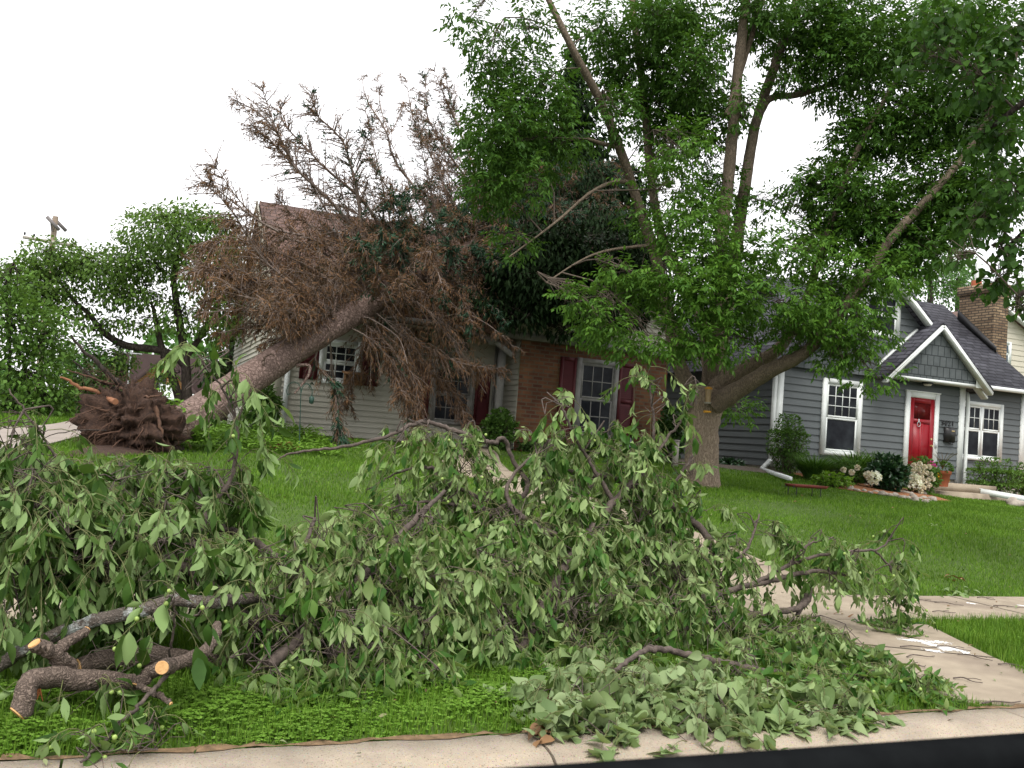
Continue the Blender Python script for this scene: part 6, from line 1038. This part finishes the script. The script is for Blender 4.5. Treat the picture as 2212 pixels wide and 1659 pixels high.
# flower pot
o = np.array(TP(2034, 1052, 15.0)); o[2] = TP(2034, 1051, 15.0)[2]; P_ = thing('flower_pot', o, 'terracotta pot of yellow and magenta flowers beside the front steps', 'flower pot')
mb = MB(); tube(mb, [o, o + [0, 0, .26], o + [0, 0, .27], o + [0, 0, .34]], [.12, .165, .185, .19], 16); mb.build('pot', m_terra, P_)
n = 220; q = rdir(n); mb = MB(); leaves(mb, o + [0, 0, .4] + q * [.17, .17, .1], unit(q + rdir(n) * .5), unit(rdir(n) + [0, 0, 1]), .08, .035, T_MID, .2, .2); mb.build('foliage', m_perennial, P_)
for x, y, m_ in ((2022, 1028, m_petaly), (2036, 1026, m_petaly), (2044, 1036, m_petaly), (2010, 1000, m_petalm), (2016, 1008, m_petalm)): 
    fc = TP(x, y, 14.95); d = rdir(40); mb = MB(); leaves(mb, fc + d * .035, d, rdir(40), .05, .04, T_MID, .2, .2); mb.build('flower', m_, P_)
mb = MB(); a_ = np.linspace(0, 6.28, 16); 
for a0 in a_: 
    b0 = o + [0, 0, .38]; d = np.array([math.cos(a0) * .5, math.sin(a0) * .5, 1.0]); S = spline([b0, b0 + d * .22, b0 + d * .42 + [math.cos(a0) * .08, math.sin(a0) * .08, -.06]], 6); tube(mb, S, np.linspace(.008, .002, 6), 4)
mb.build('spikes', leafmat('dracaena', [(.12, .07, .03), (.10, .12, .03)], None), P_)
# ================================================================ stones, boards, small things
protos = []
for k in range(5):
    mb = MB(); blob(mb, (0, 0, .03), (.085, .065, .05), k + 3); s_ = mb.build('edging_stone', m_stone, org=(0, 0, 0), smooth=True); tag(s_, 'rounded pale field stone edging the mulched flower bed', 'stone', 'field stones edging the flower bed'); protos.append(s_)
spx = [(1838, 1059), (1851, 1062), (1866, 1063), (1880, 1067), (1893, 1066), (1906, 1071), (1920, 1073), (1934, 1074), (1948, 1078), (1960, 1079), (1972, 1077), (1984, 1081), (1995, 1079), (2004, 1084), (2012, 1081), (1976, 1084), (1964, 1071), (1990, 1070), (1870, 1052), (1900, 1055), (1925, 1060), (1950, 1068), (2018, 1085), (1998, 1087)]
for i, (x, y) in enumerate(spx):
    o_ = protos[i] if i < 5 else protos[i % 5].copy()
    if i >= 5: COL.objects.link(o_)
    o_.location = GP(x, y); o_.rotation_euler = (0, 0, RNG.random() * 6.28); s_ = RNG.uniform(.65, 1.1); o_.scale = (s_, s_, s_)
mb = MB(); p = GP(2192, 1083) if False else TP(2192, 1083, 14.4); p[2] = float(zg(p[0], p[1])) + .05; blob(mb, p, (.24, .16, .13), 20); tag(mb.build('boulder', m_stone, smooth=True), 'large rough stone by the white edging board at the right', 'stone')
mb = MB(); a, b = TP(2118, 1062, 15.3), TP(2222, 1080, 14.6); bar(mb, a, b, .05, .12); bar(mb, a + [0, .03, .063], b + [0, .03, .063], .09, .025); tag(mb.build('edging_board', m_white), 'long white board edging the mulch bed at the right', 'edging board')
o = GP(1735, 1074); T_ = thing('tray_stand', o, 'low rusty red tray on thin black legs in the lawn', 'plant stand')
L0, L1 = TP(1706, 1045, o[1]), TP(1778, 1056, o[1]); mb = MB(); zt = L0[2]; x0, x1 = L0[0], L1[0]; y = o[1]
mb.add([(x0, y - .14, zt), (x1, y - .14, zt), (x1, y + .14, zt), (x0, y + .14, zt), (x0 + .03, y - .11, zt - .045), (x1 - .03, y - .11, zt - .045), (x1 - .03, y + .11, zt - .045), (x0 + .03, y + .11, zt - .045), (x0 + .02, y - .12, zt), (x1 - .02, y - .12, zt), (x1 - .02, y + .12, zt), (x0 + .02, y + .12, zt), (x0 + .04, y - .1, zt - .03), (x1 - .04, y - .1, zt - .03), (x1 - .04, y + .1, zt - .03), (x0 + .04, y + .1, zt - .03)],
       [(0, 1, 5, 4), (1, 2, 6, 5), (2, 3, 7, 6), (3, 0, 4, 7), (4, 5, 6, 7), (0, 8, 9, 1), (1, 9, 10, 2), (2, 10, 11, 3), (3, 11, 8, 0), (8, 12, 13, 9), (9, 13, 14, 10), (10, 14, 15, 11), (11, 15, 12, 8), (12, 15, 14, 13)]); mb.build('tray', m_rust, T_)
for sx, sy in ((x0 + .05, -.1), (x0 + .05, .1), (x1 - .14, -.1), (x1 - .14, .1)):
    mb = MB(); g = float(zg(sx, y)); tube(mb, spline([(sx - .06, y + sy, zt - .06), (sx - .035, y + sy, zt - .02), (sx, y + sy, zt - .04), (sx + .01, y + sy, (zt + g) / 2), (sx, y + sy, g - .02)], 14), .008, 6); mb.build('leg', m_black, T_)
# shepherd hook
o = GP(647, 969); hk = thing('shepherd_hook', o, 'slim green double shepherd hook in front of the tan siding', 'garden hook'); m_green = mat('green_metal', (.02, .05, .04), (.03, .07, .05), 6, .5)
t = o[1]; mb = MB(); tube(mb, [o - [0, 0, .1], TP(650, 846, t)], .008, 6); mb.build('pole', m_green, hk)
for pts in ([(650, 850), (648, 834), (636, 825), (623, 832), (619, 845), (622, 853), (627, 850)], [(650, 850), (654, 836), (663, 829), (673, 838), (674, 852), (670, 858)]): mb = MB(); tube(mb, spline([TP(x, y, t) for x, y in pts], 18), .007, 6); mb.build('hook', m_green, hk)
c = TP(673, 864, t); mb = MB(); tube(mb, [c + [0, 0, .06], c + [0, 0, .04], c - [0, 0, .05], c - [0, 0, .06]], [.01, .04, .035, .01], 10); tag(mb.build('hanging_feeder', m_green), 'small green feeder hanging from the shepherd hook', 'bird feeder')
# red paver bricks
o = GP(612, 971); mb = MB()
for dx, dy, dz in ((-.1, 0, 0), (.13, .02, 0), (.02, .01, .062)):
    c = o + [dx, dy, dz]; mb.add([c + [i * .105 * s_, j * .05 * s_, k] for k, s_ in ((-.01, 1), (.05, 1), (.058, .93)) for i, j in ((-1, -1), (1, -1), (1, 1), (-1, 1))], [(0, 3, 2, 1)] + [(4 * l + i, 4 * l + (i + 1) % 4, 4 * l + 4 + (i + 1) % 4, 4 * l + 4 + i) for l in (0, 1) for i in range(4)] + [(8, 9, 10, 11)])
tag(mb.build('brick_stack', m_rust), 'small stack of red paving bricks on the lawn below the tan siding', 'bricks')
# white post
o = TP(1457, 1012, 15.4); o[2] = float(zg(o[0], o[1])); zt = TP(1461, 953, 15.4)[2]; T_ = thing('wooden_post', o, 'short weathered white post left of the ash trunk', 'post')
mb = MB(); box(mb, o[0] - .045, o[0] + .045, o[1] - .045, o[1] + .045, o[2] - .1, zt); mb.build('shaft', m_weather, T_); mb = MB(); box(mb, o[0] - .055, o[0] + .055, o[1] - .055, o[1] + .055, zt + .001, zt + .025); mb.build('cap', m_weather, T_)
# garden lantern by the brick wall
o = TP(1352, 975, 15.9); g = float(zg(o[0], o[1])); zt = TP(1352, 945, 15.9)[2]; T_ = thing('garden_lantern', (o[0], o[1], g), 'grey metal hooded garden light below the brick wing window', 'garden light'); m_hood = mat('grey_metal', (.22, .23, .25), (.16, .17, .18), 6, .5)
mb = MB(); tube(mb, [(o[0], o[1], g - .05), (o[0], o[1], zt - .17)], .03, 8); mb.build('stand', m_hood, T_); mb = MB(); tube(mb, [(o[0], o[1], zt - .18), (o[0], o[1], zt - .165), (o[0], o[1], zt - .02), (o[0], o[1], zt)], [.17, .175, .10, .09], 4); mb.build('hood', m_hood, T_)
# feeder on the ash trunk
c = TP(1530, 852, AT - .42); T_ = thing('tube_feeder', c - [0, 0, .2], 'clear tube bird feeder with yellow cap hung on the ash trunk', 'bird feeder'); m_yel = mat('yellow_plastic', (.55, .28, .03), (.45, .22, .02), 8, .5); m_tube = mat('seed_tube', (.30, .22, .12), (.22, .15, .07), 30, .35)
mb = MB(); tube(mb, [c + [0, 0, .08], c + [0, 0, .105], c + [0, 0, .12]], [.062, .058, .02], 12); mb.build('cap', m_yel, T_); mb = MB(); tube(mb, [c - [0, 0, .12], c + [0, 0, .078]], [.042, .048], 12); mb.build('tube', m_tube, T_); mb = MB(); tube(mb, [c - [0, 0, .145], c - [0, 0, .122]], [.05, .06], 12); mb.build('base', m_weather, T_)
mb = MB(); tube(mb, [c + [0, 0, .12], c + [0, .1, .35]], .003, 4); mb.build('hanger', m_black, T_); e = TP(1528, 889, AT - .42); mb = MB(); tube(mb, [e - [.06, 0, .004], e + [.06, 0, 0]], [.022, .018], 6); mb.build('perch', m_yel, T_)
# litter on the walks and lawn
tp = None; tw = [(1985, 1408, .30, 12), (2060, 1410, .22, -25), (1990, 1430, .25, 20), (1985, 1452, .16, 30), (1900, 1470, .3, 5), (2105, 1430, .2, -40), (2200, 1452, .16, -15), (2090, 1482, .1, -30), (2165, 1530, .08, 20), (2000, 1306, .25, 0), (2050, 1312, .2, -18), (2130, 1300, .22, -25), (2180, 1318, .15, 0), (2040, 1330, .14, 5), (1870, 1295, .22, 10), (1330, 1120, .3, 40), (1300, 1090, .25, -30)]
for i, (x, y, l, an) in enumerate(tw):
    p = GP(x, y, .03)
    if i < 4:
        mb = MB(); S = spline([(-l / 2, 0, 0), (-l / 6, .01 + .01 * i, .006), (l / 6, -.012, .003), (l / 2, .012, 0)], 10); tube(mb, S, np.linspace(.005, .0025, 10), 5, wob=.08)
        if i % 2: tube(mb, spline([S[4], S[4] + [.04, .03, .004], S[4] + [.08, .035, 0]], 6), .0022, 4)
        o_ = mb.build('twig', m_branch, org=(0, 0, 0)); tag(o_, 'thin dark twig fallen on the concrete walk', 'twig', 'twigs littering the walks'); pr = (pr if i else []) + [o_] if i else [o_]
    else: o_ = pr[i % 4].copy(); COL.objects.link(o_)
    o_.location = p; o_.rotation_euler = (0, 0, math.radians(an - 22))
m_dead = leafmat('dead_leaf', [(.24, .14, .07), (.18, .10, .055), (.30, .18, .09)], None, trans=.1)
for x, y, lb, n, sp, L, W, mm in ((2065, 1255, 'curled orange brown dead leaf cluster on the lawn by the sidewalk', 7, .05, .09, .04, m_dead), (2062, 1284, 'grey green wilted leaf cluster at the back edge of the sidewalk', 26, .10, .07, .04, m_heart), (1218, 1545, 'crumpled brown dead leaves at the curb beside the poplar branch', 12, .06, .10, .07, m_dead), (1165, 1600, 'dry brown leaf litter at the curb joint', 10, .05, .07, .05, m_dead), (545, 1080, 'small broken brown sprig on the open lawn', 9, .09, .08, .012, m_dead), (2000, 1138, 'pale leaf scraps on the right lawn', 8, .12, .06, .03, m_heart), (1830, 1335, 'orange splinter of wood on the walk', 3, .03, .12, .02, m_dead)):
    p = GP(x, y, .03); q = p + RNG.normal(size=(n, 3)) * [sp, sp, .012]; q[:, 2] = zg(q[:, 0], q[:, 1]) + .025 + .03 * RNG.random(n); mb = MB(); leaves(mb, q, unit(rdir(n) * [1, 1, .25]), unit(np.array([0, 0, 1.0]) + .5 * rdir(n)), L * (.7 + .6 * RNG.random(n)), W, T_NEAR, .4, .4); tag(mb.build('leaf_cluster' if n > 3 else 'wood_splinter', mm, org=p), lb, 'leaf litter' if n > 3 else 'splinter')
mb = MB(); n = 900; P = np.stack([RNG.uniform(-1, 12, n), RNG.uniform(3.5, 13.5, n)], 1); P = P[(P[:, 0] > -.1 * P[:, 1]) & (P[:, 0] < 1.25 * P[:, 1] + .5)]; P = P[RNG.random(len(P)) < np.where(P[:, 1] > 7.2, .55, 1)]; n = len(P)
q = np.stack([P[:, 0], P[:, 1], zg(P[:, 0], P[:, 1]) + np.where(free(P), .045, .03)], 1); leaves(mb, q, unit(rdir(n) * [1, 1, .15]), unit(np.array([0, 0, 1.0]) + .35 * rdir(n)), .018 + .05 * RNG.random(n) ** 2, .012 + .014 * RNG.random(n), T_NEAR, .3, .3)
tag(mb.build('leaf_litter', leafmat('litter_leaf', [(.10, .14, .05), (.05, .08, .02), (.20, .24, .12), (.16, .09, .04), (.07, .045, .03)], None, trans=.1), org=(5, 8, .3)), 'torn leaves and chaff scattered over the lawn and walks', 'leaf litter', kind='stuff')
# ================================================================ the car the picture is taken from
m_rubber = mat('window_rubber', (.006, .0065, .007), (.009, .010, .0105), 30, .9, spec=.0); m_trim = mat('door_trim', (.07, .078, .095), (.058, .064, .078), 60, .8, bmp=.2, bsc=300, spec=.05)
tq = .42; a = TP(1593, 1627, tq); zt = a[2] - .0016; CARO = np.array([.3, tq, 0.0]); K = thing('car_door', CARO, 'black sill of the car window the picture is taken from, at the lower right', 'car')
def sillx(z0, z1, y0, y1, m, nm, rnd=.006):
    mb = MB(); pr_ = [(y0, z0), (y0, z1 - rnd), (y0 + rnd, z1), (y1 - rnd, z1), (y1, z1 - rnd), (y1, z0)]; k = len(pr_)
    mb.add([(x, y, z) for x in (-.75, 1.15) for y, z in pr_], [tuple(range(k))[::-1], tuple(range(k, 2 * k))] + [(i, (i + 1) % k, (i + 1) % k + k, i + k) for i in range(k)]); return mb.build(nm, m, K)
sillx(zt - .03, zt, tq - .014, tq + .012, m_rubber, 'window_seal'); sillx(zt - .12, zt - .012, tq - .031, tq - .016, m_darkgap, 'gap_shade', .003); sillx(zt - .5, zt - .0135, tq - .13, tq - .033, m_trim, 'door_trim', .02); sillx(.35, zt - .031, tq - .012, tq + .03, m_black, 'door_skin', .01)  # near-black strip between seal and trim paints the shade of the gap
